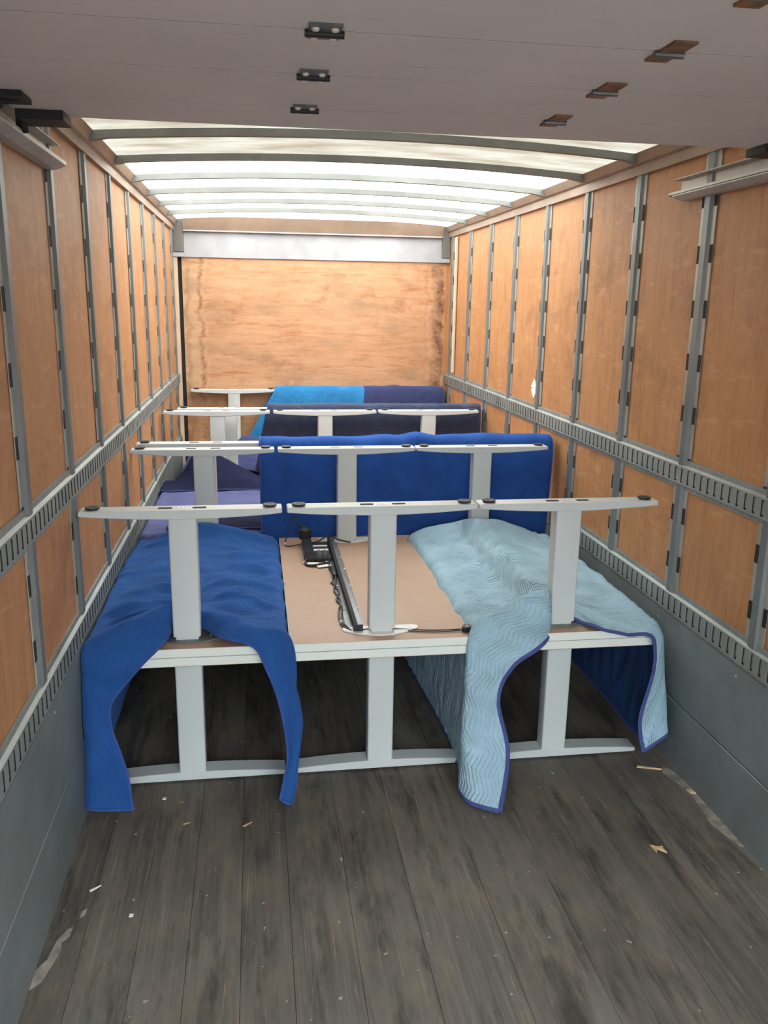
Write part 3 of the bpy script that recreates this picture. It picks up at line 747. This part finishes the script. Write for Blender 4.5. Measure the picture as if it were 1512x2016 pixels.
def blanket(ctrl, su, sv, mat, label, bind=None, th=0.007, wr=0.006, wfreq=(5, 16), disp=None, back=None, floor_clamp=0.006, xlim=(-9, 9), edge_r=(0.008, 0.0055), seed=0.0, binds='all'):
    G = surf(ctrl, su, sv)
    nv, nu = len(G), len(G[0])
    # arc length uv
    uu = [[0.0] * nu for _ in range(nv)]; vv = [[0.0] * nu for _ in range(nv)]
    for j in range(nv):
        for i in range(nu):
            if i: uu[j][i] = uu[j][i - 1] + (G[j][i] - G[j][i - 1]).length
            if j: vv[j][i] = vv[j - 1][i] + (G[j][i] - G[j - 1][i]).length
    def nrm(j, i):
        a = G[j][min(i + 1, nu - 1)] - G[j][max(i - 1, 0)]; c = G[min(j + 1, nv - 1)][i] - G[max(j - 1, 0)][i]
        n = a.cross(c); return n.normalized() if n.length > 1e-9 else Vector((0, 0, 1))
    NN = [[nrm(j, i) for i in range(nu)] for j in range(nv)]
    H = []
    for j in range(nv):
        row = []
        for i in range(nu):
            p = G[j][i]
            e = (noise.noise(Vector((p.x * wfreq[0], p.y * wfreq[1], p.z * wfreq[0] + seed))) + 0.5 * noise.noise(Vector((p.x * wfreq[0] * 2.3 + 9, p.y * wfreq[1] * 2.0, p.z * 8 + seed))))
            q = p + NN[j][i] * (abs(e) * wr)
            if disp: q = q + disp(p, NN[j][i])
            if q.z < floor_clamp: q.z = floor_clamp
            q.x = min(max(q.x, xlim[0]), xlim[1])
            row.append(q)
        H.append(row)
    vs = []; fs = []
    for j in range(nv):
        for i in range(nu): vs.append(H[j][i] + NN[j][i] * th * 0.5)
    for j in range(nv):
        for i in range(nu):
            q = H[j][i] - NN[j][i] * th * 0.5
            if q.z < 0.002: q.z = 0.002
            vs.append(q)
    o = nv * nu
    def idx(j, i): return j * nu + i
    uvs = []
    def face(q, back_=False):
        fs.append(q)
    for j in range(nv - 1):
        for i in range(nu - 1):
            a, b_, c, d = idx(j, i), idx(j, i + 1), idx(j + 1, i + 1), idx(j + 1, i)
            fs.append((a, b_, c, d)); fs.append((o + d, o + c, o + b_, o + a))
    nf_main = len(fs)
    for i in range(nu - 1):
        fs.append((idx(0, i + 1), idx(0, i), o + idx(0, i), o + idx(0, i + 1)))
        fs.append((idx(nv - 1, i), idx(nv - 1, i + 1), o + idx(nv - 1, i + 1), o + idx(nv - 1, i)))
    for j in range(nv - 1):
        fs.append((idx(j, 0), idx(j + 1, 0), o + idx(j + 1, 0), o + idx(j, 0)))
        fs.append((idx(j + 1, nu - 1), idx(j, nu - 1), o + idx(j, nu - 1), o + idx(j + 1, nu - 1)))
    me = bpy.data.meshes.new('moving_blanket'); me.from_pydata([tuple(v) for v in vs], [], fs)
    me.materials.append(mat)
    if back: me.materials.append(back)
    uvl = me.uv_layers.new(name='UVMap')
    flat = []
    for p in me.polygons:
        p.use_smooth = True
        if back and p.index < nf_main and p.index % 2 == 1: p.material_index = 1
        for vi in p.vertices:
            k = vi % o; j, i = divmod(k, nu); flat += [uu[j][i], vv[j][i]]
    uvl.data.foreach_set('uv', flat)
    ob = bpy.data.objects.new('moving_blanket', me); COL.objects.link(ob)
    tag(ob, label, 'blanket', 'quilted moving blankets')
    if bind:
        path = []; nn = []
        for i in range(nu): path.append(H[0][i]); nn.append(NN[0][i])
        if binds == 'all':
            for j in range(1, nv): path.append(H[j][nu - 1]); nn.append(NN[j][nu - 1])
            for i in range(nu - 2, -1, -1): path.append(H[nv - 1][i]); nn.append(NN[nv - 1][i])
            for j in range(nv - 2, 0, -1): path.append(H[j][0]); nn.append(NN[j][0])
            path.append(H[0][0]); nn.append(NN[0][0])
        m = MB(); m.tube(path, edge_r[0], 8, edge_r[1], nn)
        m.v = [(x, y, max(z, 0.001)) for x, y, z in m.v]
        m.build('binding', bind, ob, smooth=True)
    return ob

B2C = [
 [(0.868,2.70,0.012),(0.931,2.84,0.171),(0.905,2.92,0.357),(0.965,2.95,0.482),(1.07,2.955,0.554),(1.138,3.04,0.585),(1.141,3.13,0.612),(1.21,3.168,0.63),(1.27,3.10,0.607),(1.333,2.985,0.605),(1.434,2.955,0.591),(1.543,2.96,0.571),(1.556,2.955,0.432),(1.504,2.93,0.242),(1.525,2.91,0.101)],
 [(0.762,2.80,0.012),(0.775,2.88,0.165),(0.795,2.95,0.41),(0.822,2.985,0.614),(0.985,3.04,0.701),(1.125,3.055,0.755),(1.136,3.15,0.71),(1.21,3.23,0.665),(1.30,3.2,0.63),(1.39,3.12,0.617),(1.5,3.05,0.61),(1.585,3,0.603),(1.61,2.985,0.48),(1.632,2.97,0.252),(1.639,2.95,0.154)],
 [(0.79,3.05,0.012),(0.80,3.06,0.2),(0.815,3.06,0.42),(0.836,3.09,0.612),(0.98,3.14,0.622),(1.10,3.18,0.635),(1.15,3.23,0.636),(1.21,3.28,0.632),(1.30,3.26,0.618),(1.40,3.22,0.612),(1.52,3.18,0.612),(1.59,3.15,0.6),(1.622,3.13,0.44),(1.62,3.12,0.25),(1.605,3.12,0.05)],
 [(0.80,3.35,0.012),(0.808,3.35,0.2),(0.820,3.35,0.42),(0.830,3.35,0.607),(0.97,3.36,0.618),(1.08,3.38,0.622),(1.14,3.39,0.620),(1.21,3.40,0.618),(1.30,3.40,0.613),(1.40,3.38,0.618),(1.52,3.36,0.615),(1.595,3.35,0.602),(1.624,3.35,0.44),(1.62,3.35,0.25),(1.60,3.35,0.06)],
 [(0.782,3.7,0.012),(0.795,3.7,0.2),(0.814,3.7,0.42),(0.830,3.7,0.607),(0.95,3.7,0.618),(1.06,3.7,0.632),(1.13,3.7,0.637),(1.21,3.7,0.638),(1.30,3.7,0.63),(1.40,3.7,0.622),(1.51,3.7,0.614),(1.592,3.7,0.602),(1.617,3.7,0.44),(1.612,3.7,0.25),(1.60,3.7,0.06)],
 [(0.765,4.02,0.012),(0.782,4.02,0.2),(0.808,4.02,0.42),(0.828,4.02,0.607),(0.94,4.03,0.63),(1.05,4.05,0.65),(1.12,4.05,0.655),(1.21,4.05,0.655),(1.30,4.04,0.64),(1.40,4.02,0.625),(1.50,4.0,0.612),(1.588,4.0,0.602),(1.61,4.0,0.44),(1.60,4.0,0.25),(1.59,4.0,0.08)],
 [(0.755,4.27,0.012),(0.775,4.27,0.2),(0.803,4.27,0.42),(0.822,4.27,0.607),(0.94,4.2,0.632),(1.05,4.2,0.655),(1.12,4.2,0.66),(1.21,4.19,0.665),(1.30,4.18,0.65),(1.40,4.17,0.63),(1.50,4.2,0.612),(1.580,4.2,0.602),(1.6,4.2,0.44),(1.59,4.2,0.25),(1.58,4.2,0.08)],
 [(0.755,4.36,0.012),(0.775,4.36,0.2),(0.80,4.36,0.42),(0.815,4.36,0.612),(0.94,4.325,0.678),(1.05,4.325,0.705),(1.12,4.325,0.714),(1.21,4.325,0.716),(1.31,4.325,0.702),(1.42,4.325,0.665),(1.51,4.31,0.63),(1.578,4.3,0.604),(1.59,4.3,0.44),(1.58,4.3,0.25),(1.57,4.3,0.08)],
]
B1C = [
 [(-0.482,2.85,0.033),(-0.502,2.89,0.164),(-0.55,2.93,0.311),(-0.556,2.95,0.399),(-0.512,2.955,0.469),(-0.417,2.96,0.572),(-0.352,3,0.632),(-0.344,3.13,0.624),(-0.28,3.17,0.63),(-0.218,3.13,0.624),(-0.141,2.98,0.633),(-0.03,2.955,0.606),(0.009,2.95,0.531),(0.053,2.945,0.407),(0.083,2.93,0.249),(0.086,2.91,0.135),(0.055,2.87,0.024)],
 [(-0.639,2.87,0.041),(-0.641,2.91,0.204),(-0.645,2.95,0.367),(-0.645,2.975,0.507),(-0.634,2.985,0.596),(-0.513,3.04,0.672),(-0.413,3.06,0.705),(-0.342,3.10,0.725),(-0.28,3.23,0.68),(-0.218,3.13,0.69),(-0.115,3.08,0.688),(-0.02,3,0.662),(0.084,2.985,0.637),(0.114,2.97,0.5),(0.127,2.95,0.341),(0.132,2.93,0.224),(0.097,2.875,0.006)],
 [(-0.652,3.08,0.015),(-0.652,3.08,0.15),(-0.652,3.08,0.3),(-0.652,3.08,0.45),(-0.643,3.1,0.606),(-0.56,3.18,0.622),(-0.47,3.2,0.64),(-0.37,3.22,0.66),(-0.28,3.29,0.655),(-0.19,3.25,0.64),(-0.1,3.22,0.63),(0,3.16,0.622),(0.083,3.1,0.606),(0.093,3.07,0.48),(0.093,3.07,0.34),(0.093,3.07,0.2),(0.093,3.07,0.06)],
 [(-0.652,3.35,0.015),(-0.652,3.35,0.15),(-0.652,3.35,0.3),(-0.652,3.35,0.45),(-0.643,3.35,0.606),(-0.56,3.36,0.628),(-0.47,3.38,0.625),(-0.37,3.39,0.618),(-0.28,3.39,0.612),(-0.19,3.38,0.64),(-0.1,3.37,0.645),(0,3.36,0.622),(0.083,3.35,0.606),(0.093,3.35,0.48),(0.093,3.35,0.34),(0.093,3.35,0.2),(0.093,3.35,0.06)],
 [(-0.652,3.7,0.015),(-0.652,3.7,0.15),(-0.652,3.7,0.3),(-0.652,3.7,0.45),(-0.643,3.7,0.606),(-0.56,3.7,0.618),(-0.47,3.7,0.628),(-0.37,3.7,0.632),(-0.28,3.7,0.632),(-0.19,3.7,0.64),(-0.1,3.7,0.632),(0,3.7,0.622),(0.082,3.7,0.606),(0.093,3.7,0.48),(0.093,3.7,0.34),(0.093,3.7,0.2),(0.093,3.7,0.06)],
 [(-0.652,4.03,0.015),(-0.652,4.03,0.15),(-0.652,4.03,0.3),(-0.652,4.03,0.45),(-0.641,4.03,0.606),(-0.56,4.04,0.625),(-0.47,4.05,0.64),(-0.37,4.06,0.645),(-0.28,4.06,0.645),(-0.19,4.06,0.642),(-0.1,4.05,0.635),(0,4.04,0.622),(0.081,4.03,0.606),(0.093,4.03,0.48),(0.093,4.03,0.34),(0.093,4.03,0.2),(0.093,4.03,0.06)],
 [(-0.652,4.24,0.015),(-0.652,4.24,0.15),(-0.652,4.24,0.3),(-0.65,4.24,0.45),(-0.638,4.24,0.606),(-0.56,4.23,0.625),(-0.47,4.22,0.64),(-0.37,4.21,0.65),(-0.28,4.2,0.65),(-0.19,4.2,0.65),(-0.1,4.21,0.64),(0,4.22,0.625),(0.081,4.24,0.606),(0.093,4.24,0.48),(0.093,4.24,0.34),(0.093,4.24,0.2),(0.093,4.24,0.06)],
 [(-0.652,4.35,0.015),(-0.652,4.35,0.15),(-0.652,4.35,0.3),(-0.65,4.35,0.45),(-0.63,4.35,0.61),(-0.55,4.33,0.645),(-0.47,4.33,0.685),(-0.37,4.33,0.705),(-0.28,4.33,0.712),(-0.19,4.33,0.708),(-0.1,4.33,0.69),(0,4.33,0.655),(0.08,4.35,0.618),(0.093,4.35,0.48),(0.093,4.35,0.34),(0.093,4.35,0.2),(0.093,4.35,0.06)],
]
def ridge(p, n, items):
    """soft folds lying on a table top: (x0,y0,x1,y1,width,height)"""
    h = 0.0
    if n.z < 0.4: return Vector((0, 0, 0))
    for x0, y0, x1, y1, w, a in items:
        d = Vector((x1 - x0, y1 - y0)); L = d.length; d /= L
        r = Vector((p.x - x0, p.y - y0)); t = r.dot(d) / L
        if t < -0.15 or t > 1.15: continue
        e = abs(r.x * d.y - r.y * d.x) / w
        f = max(0.0, 1 - abs(2 * t - 1) ** 3 * 0.8)
        h += a * math.exp(-e * e) * f
    return Vector((0, 0, h))
R2 = [(0.90, 3.70, 1.2, 3.80, 0.035, 0.022), (0.95, 3.95, 1.3, 3.85, 0.045, 0.024), (1.0, 3.5, 1.55, 3.46, 0.035, 0.016), (0.88, 3.30, 1.15, 3.44, 0.035, 0.018), (1.3, 3.34, 1.58, 3.22, 0.035, 0.018), (0.98, 4.05, 1.12, 3.6, 0.05, 0.026), (0.88, 3.5, 1.1, 3.58, 0.03, 0.016)]
R1 = [(-0.62, 3.30, -0.3, 3.42, 0.035, 0.034), (-0.60, 3.50, -0.3, 3.62, 0.035, 0.030), (-0.2, 3.40, 0.05, 3.33, 0.03, 0.032), (-0.2, 3.58, 0.06, 3.56, 0.035, 0.032), (-0.18, 3.84, 0.06, 3.80, 0.04, 0.030), (-0.6, 3.82, -0.25, 3.9, 0.05, 0.018), (-0.6, 3.18, -0.4, 3.25, 0.025, 0.026), (-0.15, 4.02, 0.05, 4.06, 0.04, 0.02)]
for _B in (B1C, B2C):                                # far edge tucked down behind its crest
    _B.append([(x, y + 0.028, max(z - 0.075, 0.612)) if z > 0.609 else (x, y + 0.012, z) for x, y, z in _B[-1]])
blanket(B1C, 7, 20, MAT['blue'], 'royal blue quilted blanket over the front left desk, corners hanging to the floor', MAT['bindb'], 0.006, 0.022, (3.2, 8.5), lambda p, n: ridge(p, n, R1), xlim=(-0.653, 0.2), edge_r=(0.005, 0.004), seed=3.1)
blanket(B2C, 7, 20, MAT['light'], 'light blue quilted blanket with navy binding over the front right desk', MAT['bind'], 0.007, 0.016, (5, 9), lambda p, n: ridge(p, n, R2), MAT['navyin'], xlim=(0, 1.655), edge_r=(0.0095, 0.006), seed=8.7)

def hang(x0, x1, yf, yfoot0, yfoot1, ztop, zfront, zback, mat, label, bind, bunch=(), waves=0.008, n=18, bot=(0, 0), top_wr=0.006, seed=0.0, side_in=0.0, back=None, th=0.008, yb=None):
    """blanket folded over a pair of upturned feet: front drop, top, back drop"""
    yb = yb if yb is not None else yfoot1 + 0.012
    rows = []
    prof = [(yf, zfront), (yf, zfront + (ztop - zfront) * 0.3), (yf, zfront + (ztop - zfront) * 0.6), (yf + 0.004, ztop - 0.11),
            (yf + 0.35 * (yfoot0 - yf), ztop - 0.03), (yfoot0 - 0.006, ztop + 0.002), (0.5 * (yfoot0 + yfoot1), ztop + 0.006), (yfoot1, ztop), (yb, ztop - 0.05), (yb, ztop - 0.2), (yb, zback)]
    for k, (y, z) in enumerate(prof):
        r = []
        t_drop = max(0.0, min(1.0, (ztop - z) / max(ztop - zfront, 0.01)))
        for i in range(n):
            t = i / (n - 1)
            xa = x0 + bot[0] * t_drop; xb_ = x1 + bot[1] * t_drop
            x = xa + (xb_ - xa) * t
            dy = waves * math.sin(t * 17 + seed) * (t_drop if k < 4 else 0) + 0.6 * waves * math.sin(t * 41 + 2 * seed) * (t_drop if k < 4 else 0)
            dz = 0.0
            for bx_, bw, bh in bunch:
                e = math.exp(-((x - bx_) / bw) ** 2)
                if 4 <= k <= 7: dz += bh * e
                if k < 4: dy -= 0.3 * bh * e * math.cos((x - bx_) / bw * 3) * (1 - 0.5 * t_drop)
            if 4 <= k <= 7: dz += top_wr * noise.noise(Vector((x * 9, k * 0.4, seed)))
            r.append((x, y - abs(dy) * 0.6, z + dz))
        rows.append(r)
    return blanket(rows, 3, 4, mat, label, bind, th, 0.003, (9, 9), None, back, edge_r=(0.006, 0.005), seed=seed)

hang(0.012, 1.652, 4.522, 4.58, 4.66, 1.124, 0.46, 0.75, MAT['bluep'], 'royal blue quilted blanket hanging in a long sheet behind the front desks', MAT['bindb'],
     bunch=((0.85, 0.035, 0.042), (0.925, 0.03, 0.030), (0.70, 0.08, 0.008), (1.12, 0.05, 0.010), (1.30, 0.08, 0.012), (1.52, 0.05, 0.010)), waves=0.016, bot=(0, -0.03), seed=1.3)
hang(0.080, 1.640, 6.079, 6.127, 6.205, 1.124, 0.66, 0.8, MAT['char'], 'charcoal quilted blanket hung over the feet in third row of desks', MAT['indigo'],
     bunch=((0.12, 0.03, 0.012), (0.5, 0.2, 0.006)), waves=0.006, bot=(-0.10, -0.01), seed=4.4, th=0.010)
hang(0.168, 0.935, 7.415, 7.466, 7.542, 1.124, 0.60, 1.0, MAT['azure'], 'bright azure quilted blanket hung over rear middle desk feet', MAT['azure'],
     bunch=(), waves=0.016, bot=(-0.30, 0.05), seed=2.2, yb=7.549)
hang(0.948, 1.655, 7.405, 7.466, 7.542, 1.124, 0.60, 1.0, MAT['indigo'], 'dark indigo quilted blanket hung over rear right desk feet', MAT['indigo'],
     bunch=((1.22, 0.03, 0.014),), waves=0.014, bot=(-0.05, 0.012), seed=5.9, yb=7.549)

def tops(xs_, ys_, zs_): return [[(x, (yy[i] if isinstance(yy, list) else yy), z) for i, (x, z) in enumerate(zip(xs_, zr))] for yy, zr in zip(ys_, zs_)]
bxs = [-0.650, -0.640, -0.58, -0.50, -0.44, -0.36, -0.27, -0.17, -0.08, 0.0, 0.080, 0.094]
def flatz(z, e=0.0): return [0.45, 0.603] + [z] * 8 + [0.603, 0.45]
lavz = [
 [0.42, 0.50] + [0.50] * 8 + [0.50, 0.42],
 [0.45, 0.598] + [0.606] * 8 + [0.60, 0.45],
 [0.45, 0.603, 0.615, 0.622, 0.622, 0.62, 0.618, 0.622, 0.625, 0.618, 0.603, 0.45],
 [0.45, 0.603, 0.617, 0.618, 0.62, 0.618, 0.616, 0.617, 0.619, 0.614, 0.603, 0.45],
 [0.45, 0.603, 0.612, 0.618, 0.618, 0.614, 0.614, 0.616, 0.618, 0.614, 0.603, 0.45],
 [0.45, 0.603, 0.612, 0.618, 0.620, 0.618, 0.616, 0.616, 0.616, 0.614, 0.603, 0.45],
 [0.45, 0.603, 0.610, 0.612, 0.612, 0.612, 0.612, 0.612, 0.612, 0.612, 0.603, 0.45],
]
lavy = [4.522, 4.535, 4.64, 4.9, 5.2, 5.52, 5.75]
blanket(tops(bxs, lavy, lavz), 5, 8, MAT['lav'], 'lavender grey quilted blanket lying flat on the second row desk by left wall', MAT['indigo'], 0.006, 0.006, (5, 9), None, xlim=(-0.654, 0.2), edge_r=(0.005, 0.004), seed=6.6)
nz = [
 [0.50, 0.616, 0.622, 0.626, 0.628, 0.628, 0.628, 0.628, 0.626, 0.624, 0.618, 0.50],
 [0.50, 0.618, 0.63, 0.665, 0.70, 0.72, 0.715, 0.70, 0.68, 0.655, 0.625, 0.50],
 [0.50, 0.618, 0.635, 0.71, 0.82, 0.865, 0.82, 0.765, 0.715, 0.67, 0.63, 0.50],
 [0.50, 0.618, 0.63, 0.67, 0.76, 0.80, 0.78, 0.73, 0.69, 0.65, 0.625, 0.50],
 [0.50, 0.616, 0.625, 0.64, 0.66, 0.67, 0.66, 0.65, 0.64, 0.63, 0.62, 0.50],
]
nxs = [-0.653, -0.648, -0.58, -0.50, -0.44, -0.36, -0.27, -0.17, -0.08, 0.0, 0.086, 0.094]
blanket(tops(nxs, [5.60, 5.68, 5.80, 5.87, 5.935], nz), 5, 8, MAT['navy'], 'dark navy quilted blanket heaped around the second row leg by left wall', MAT['indigo'], 0.007, 0.010, (5, 9), None, xlim=(-0.654, 0.2), edge_r=(0.006, 0.005), seed=2.6)
fxs = [-0.50, -0.40, -0.30, -0.20, -0.10, 0.0, 0.083]  # dark navy patch laid over the near end of the lavender blanket
blanket(tops(fxs, [[4.60, 4.58, 4.57, 4.57, 4.57, 4.57, 4.57], [4.63, 4.63, 4.65, 4.66, 4.66, 4.66, 4.66], [4.66, 4.70, 4.80, 4.84, 4.85, 4.85, 4.84], [4.68, 4.78, 4.92, 5.0, 5.03, 5.04, 5.03]],
        [[0.634] * 6 + [0.626], [0.64, 0.645, 0.65, 0.655, 0.66, 0.655, 0.64], [0.638, 0.642, 0.650, 0.66, 0.665, 0.655, 0.64], [0.636] * 6 + [0.628]]), 5, 8, MAT['navy'], 'dark navy blanket corner folded on the near end of second row left desk', MAT['indigo'], 0.006, 0.008, (5, 9), None, edge_r=(0.005, 0.004), seed=7.7)
rxs = [-0.572, -0.563, -0.45, -0.34, -0.25, -0.16, -0.08, 0.0, 0.08, 0.150, 0.168]
rz = [
 [0.48, 0.603, 0.61, 0.615, 0.62, 0.63, 0.64, 0.63, 0.62, 0.603, 0.48],
 [0.48, 0.603, 0.615, 0.63, 0.64, 0.66, 0.67, 0.66, 0.65, 0.603, 0.48],
 [0.48, 0.603, 0.615, 0.64, 0.66, 0.70, 0.715, 0.69, 0.66, 0.605, 0.48],
 [0.48, 0.603, 0.615, 0.63, 0.65, 0.68, 0.69, 0.68, 0.66, 0.605, 0.48],
 [0.48, 0.603, 0.61, 0.63, 0.66, 0.74, 0.775, 0.75, 0.71, 0.61, 0.48],
 [0.48, 0.603, 0.61, 0.615, 0.62, 0.64, 0.66, 0.65, 0.63, 0.605, 0.48],
]
blanket(tops(rxs, [6.22, 6.42, 6.58, 6.78, 7.0, 7.25], rz), 5, 8, MAT['indigo'], 'dusky indigo quilted blanket crumpled on the rear left desk', MAT['indigo'], 0.007, 0.006, (6, 9), None, edge_r=(0.006, 0.005), seed=9.2)

# ------------------------------------------------------------------ small things
# diamond placard on the right wall
pl = empty('wall_sticker', (1.6935, 5.052, 1.358))
tag(pl, 'white diamond sticker with red corners on the right plywood wall', 'sticker')
b = MB(); w_, h_ = 0.068, 0.066
b.prism([(-w_, 0), (0, -h_), (w_, 0), (0, h_)], 'X', -0.0006, 0.0006); b.build('sticker_sheet', MAT['wlabel'], pl)
b = MB()
for q in ([(-w_, 0), (-w_ * 0.9, 0.005), (-w_ * 0.45, 0.0035), (-w_ * 0.45, -0.0035), (-w_ * 0.9, -0.005)], [(w_, 0), (w_ * 0.9, -0.005), (w_ * 0.45, -0.0035), (w_ * 0.45, 0.0035), (w_ * 0.9, 0.005)],
          [(0, h_), (0.010, h_ * 0.86), (-0.010, h_ * 0.86)], [(0, -h_), (-0.006, -h_ * 0.91), (0.006, -h_ * 0.91)]):
    b.prism(q, 'X', -0.0010, -0.0004)
for sx in (-1, 1):
    for sz in (-1, 1):
        a = Vector((sx * w_, 0)); c = Vector((0, sz * h_)); d = (c - a); nn_ = Vector((-sx, -sz)).normalized() * 0.0018
        b.prism([tuple(a), tuple(c), tuple(c + nn_), tuple(a + nn_)], 'X', -0.0009, -0.0004)
b.build('sticker_print', MAT['red'], pl)

def chip(name, pts, h, mat, label, cat='debris', grp=None, z=0.0006):
    c = Vector((sum(p[0] for p in pts) / len(pts), sum(p[1] for p in pts) / len(pts), 0))
    b = MB(); b.prism([(p[0] - c.x, p[1] - c.y) for p in pts], 'Z', 0, h)
    o = b.build(name, mat, bevel=min(0.0012, h * 0.3)); o.location = (c.x, c.y, z)
    return tag(o, label, cat, grp)
def rect(x0, y0, x1, y1, w, jag=0):
    d = Vector((x1 - x0, y1 - y0)); n = Vector((-d.y, d.x)).normalized() * w * 0.5
    return [(x0 - n.x, y0 - n.y), (x1 - n.x * 0.4, y1 - n.y * 0.4), (x1 + n.x * 0.4, y1 + n.y * 0.4), (x0 + n.x, y0 + n.y)]
chip('wood_splinter', rect(1.527, 2.955, 1.622, 2.92, 0.014), 0.006, MAT['wood'], 'long pale wood splinter on the floor beside the right front desk')
chip('wood_chip', [(1.345, 2.45), (1.35, 2.405), (1.36, 2.425), (1.386, 2.40), (1.383, 2.425), (1.388, 2.44), (1.37, 2.437)], 0.006, MAT['wood'], 'square torn wood chip on the open floor at right')
chip('wood_chip', [(1.648, 2.765), (1.652, 2.742), (1.674, 2.735), (1.672, 2.765)], 0.006, MAT['wood'], 'small tan wood chip against the right kick plate')
chip('wood_chip', rect(-0.565, 2.452, -0.533, 2.478, 0.010), 0.004, MAT['wlabel'], 'white sliver on the dark floor at left foreground', 'debris')
chip('wood_chip', [(-0.425, 2.315), (-0.412, 2.315), (-0.411, 2.328), (-0.424, 2.33)], 0.004, MAT['wlabel'], 'white crumb on the left foreground floor nearest the camera')
chip('wood_chip', rect(-0.298, 2.782, -0.273, 2.79, 0.008), 0.003, MAT['wood'], 'thin tan sliver on the floor in front of front left desk')
chip('wood_chip', rect(-0.082, 2.742, -0.05, 2.765, 0.009), 0.003, MAT['wood'], 'tan sliver on the floor in front of front middle desk')
chip('wood_chip', [(-0.389, 2.95), (-0.376, 2.948), (-0.374, 2.962), (-0.388, 2.964)], 0.004, MAT['wlabel'], 'white crumb on the floor beside the left blanket corner')
# peeling residue along both floor edges: part of the floor
def residue(pts, name='floor_residue'):
    b = MB(); b.prism(pts, 'Z', -0.0005, 0.0012); return b.build(name, MAT['pale'], floor)
residue([(-0.655, 2.06), (-0.628, 2.085), (-0.612, 2.15), (-0.600, 2.20), (-0.606, 2.235), (-0.588, 2.255), (-0.585, 2.30), (-0.600, 2.285), (-0.622, 2.24), (-0.632, 2.17), (-0.655, 2.13)])
residue([(-0.574, 2.33), (-0.560, 2.345), (-0.558, 2.375), (-0.572, 2.36)])
residue([(1.678, 2.40), (1.662, 2.41), (1.648, 2.47), (1.630, 2.54), (1.640, 2.63), (1.650, 2.72), (1.640, 2.82), (1.615, 2.90), (1.640, 2.95), (1.666, 2.90), (1.676, 2.80), (1.678, 2.60)])
